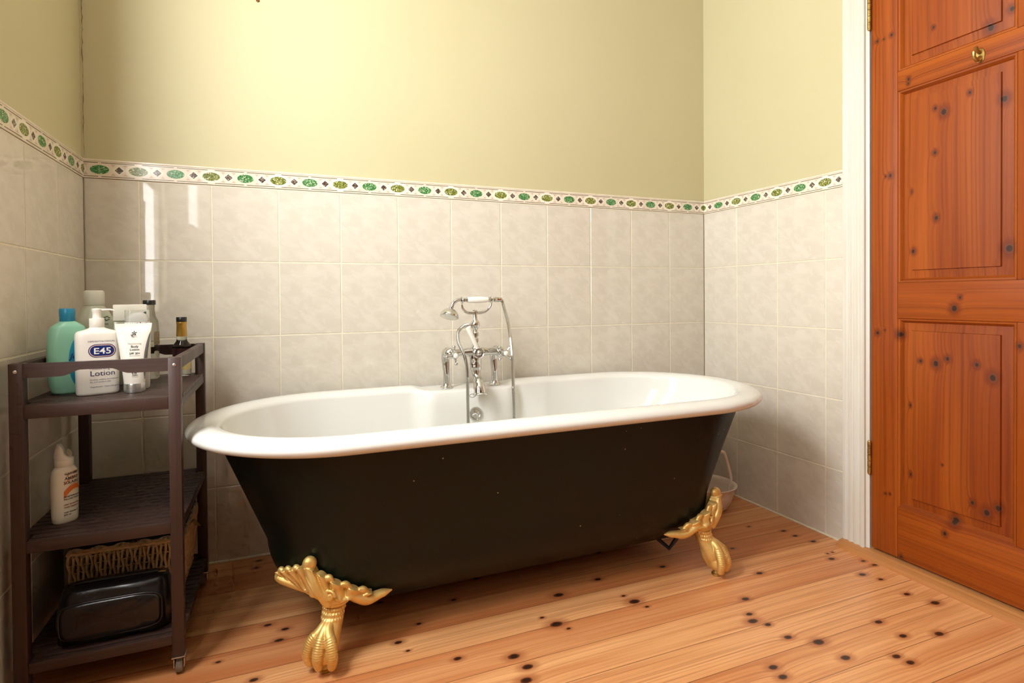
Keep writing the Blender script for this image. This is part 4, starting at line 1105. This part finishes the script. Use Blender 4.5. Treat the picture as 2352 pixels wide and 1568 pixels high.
for i in range(15):
    f = i / 14; z = .001 + f * BHt
    w = BX * (1 - .10 * f ** 3 - .03 * (1 - f) ** 2); d_ = BY_ * (.80 + .20 * sin(pi * min(f * 1.05, 1)) - .42 * max(0, f - .72) ** 1.0)
    rings.append(sell(w, d_, 4.5 - 1.2 * f, z, seg=72))
rings.append(sell(BX * .84, BY_ * .50, 3.2, BHt + .004, seg=72)); rings.append(sell(BX * .70, BY_ * .22, 3, BHt + .006, seg=72))
for k, ring in enumerate(rings):
    rings[k] = [(x, y + .0016 * sin(x * 60 + z * 90) * (1 if y < 0 else 0), z) for x, y, z in ring]
loft(bm, rings); obj('body', bm, M_LEA, wbag, 60)
bm = B()
pz = [(x, y - .0035, z) for x, y, z in [(BX * .86 * c_, -BY_ * .93, .056 + .040 * s_) for c_, s_ in [(math.copysign(abs(cos(t)) ** .4, cos(t)), math.copysign(abs(sin(t)) ** .4, sin(t))) for t in [2 * pi * k / 80 for k in range(81)]]]]
tube(bm, pz, .0022, 8)
obj('piping', bm, mat('black_piping', (.012, .01, .01), .25), wbag, 60)
bm = B(); rings = []
for yy, sc in ((-BY_ * .93, 1.0), (-BY_ * 1.03, .985), (-BY_ * 1.10, .90), (-BY_ * 1.13, .6), (-BY_ * 1.14, .2)):
    rings.append([(BX * .86 * sc * math.copysign(abs(cos(t)) ** .4, cos(t)), yy + .002 * sin(3 * cos(t)), .056 + .040 * sc * math.copysign(abs(sin(t)) ** .4, sin(t))) for t in [2 * pi * k / 80 for k in range(80)]])
loft(bm, rings, False, True); obj('front_pocket', bm, M_LEA, wbag, 70)
bm = B(); tube(bm, [(-BX * .72, 0, BHt + .0075), (0, -.001, BHt + .0085), (BX * .72, 0, BHt + .0075)], .0028, 8)
zp = obj('zip', bm, mat('zip_metal', (.03, .027, .025), .4, .3), wbag)
bm = B(); box(bm, BX * .72, BX * .72 + .016, -.003, .003, BHt + .003, BHt + .006, .001); obj('zip_pull', bm, M_BRASS, zp)

# ---------------------------------------------------------------- bowl with handle behind the bath
bw = thing('wash_bowl', 'off-white plastic bowl with strap handle behind the far end of bath', 'bowl', (2.125, -.232, 0))
M_BOWL = noisy('blush_plastic', (.80, .66, .55), (.72, .57, .46), 14, .38)
bm = B()
lathe(bm, [(.060, .0005), (.068, .003), (.080, .014), (.094, .040), (.103, .070), (.107, .092), (.114, .097), (.1155, .1005), (.113, .102), (.105, .099), (.100, .085), (.092, .050), (.076, .018), (.055, .008), (.002, .007)], None, 64)
obj('bowl', bm, M_BOWL, bw, 50)
bm = B()
hb = smoothpts([(.075, -.030, .030), (.098, -.028, .078), (.108, -.022, .115), (.103, -.01, .170), (.097, 0, .205), (.088, .004, .212), (.070, .01, .214), (.02, .03, .214), (-.05, .055, .205), (-.08, .07, .15), (-.088, .075, .08)], 8)
tube(bm, hb, .0072, 12, flat=.55, up=(0, 1, 0)); obj('strap_handle', bm, M_BOWL, bw, 60)

# ---------------------------------------------------------------- pull cord at the top of the picture
pc = thing('light_pull_cord', 'light pull cord with small brass end hanging at top of picture', 'pull cord', (.4985, -.40, CE))
bm = B(); tube(bm, [(0, 0, 0), (0, 0, 1.655 - CE)], .0012, 8); obj('cord', bm, mat('cord_cream', (.7, .63, .5), .8), pc)
bm = B(); lathe(bm, [(.002, 1.668), (.0035, 1.665), (.0062, 1.655), (.0066, 1.645), (.005, 1.636), (.0042, 1.632), (.0048, 1.629), (.002, 1.6265)], M.Translation((0, 0, -CE)), 24); obj('acorn_weight', bm, noisy('amber_brass', (.45, .20, .04), (.12, .05, .015), 200, .25, .5), pc)
bm = B(); lathe(bm, [(.045, 0), (.045, -.012), (.035, -.022), (.006, -.028)], None, 32); obj('ceiling_switch', bm, M_PORC, pc)

# ---------------------------------------------------------------- camera, world, colour management
cd = bpy.data.cameras.new('camera'); cam = bpy.data.objects.new('camera', cd); COL.objects.link(cam)
cd.sensor_fit = 'HORIZONTAL'; cd.sensor_width = 36.0; cd.lens = CAMP['f'] / 2352 * 36.0
cam.location = CAMP['c']; cam.rotation_euler = CAMP['r']
cd.shift_x = -CAMP['sx'] / 2352; cd.shift_y = CAMP['sy'] / 2352; cd.clip_start = .02
SC.camera = cam
wd = bpy.data.worlds.new('world'); SC.world = wd; wd.use_nodes = True
wd.node_tree.nodes['Background'].inputs[0].default_value = (.8, .85, 1, 1); wd.node_tree.nodes['Background'].inputs[1].default_value = .3
SC.view_settings.view_transform = 'Standard'; SC.view_settings.look = 'None'; SC.view_settings.exposure = 0.0; SC.view_settings.gamma = 1.0
SC.view_settings.use_curve_mapping = False
SC.cycles.use_denoising = True
SC.cycles.max_bounces = 6; SC.cycles.diffuse_bounces = 4; SC.cycles.glossy_bounces = 3; SC.cycles.transmission_bounces = 6
SC.cycles.sample_clamp_indirect = 6.0
SC.cycles.use_light_tree = False
SC.cycles.use_adaptive_sampling = True; SC.cycles.adaptive_threshold = .06; SC.cycles.adaptive_min_samples = 12
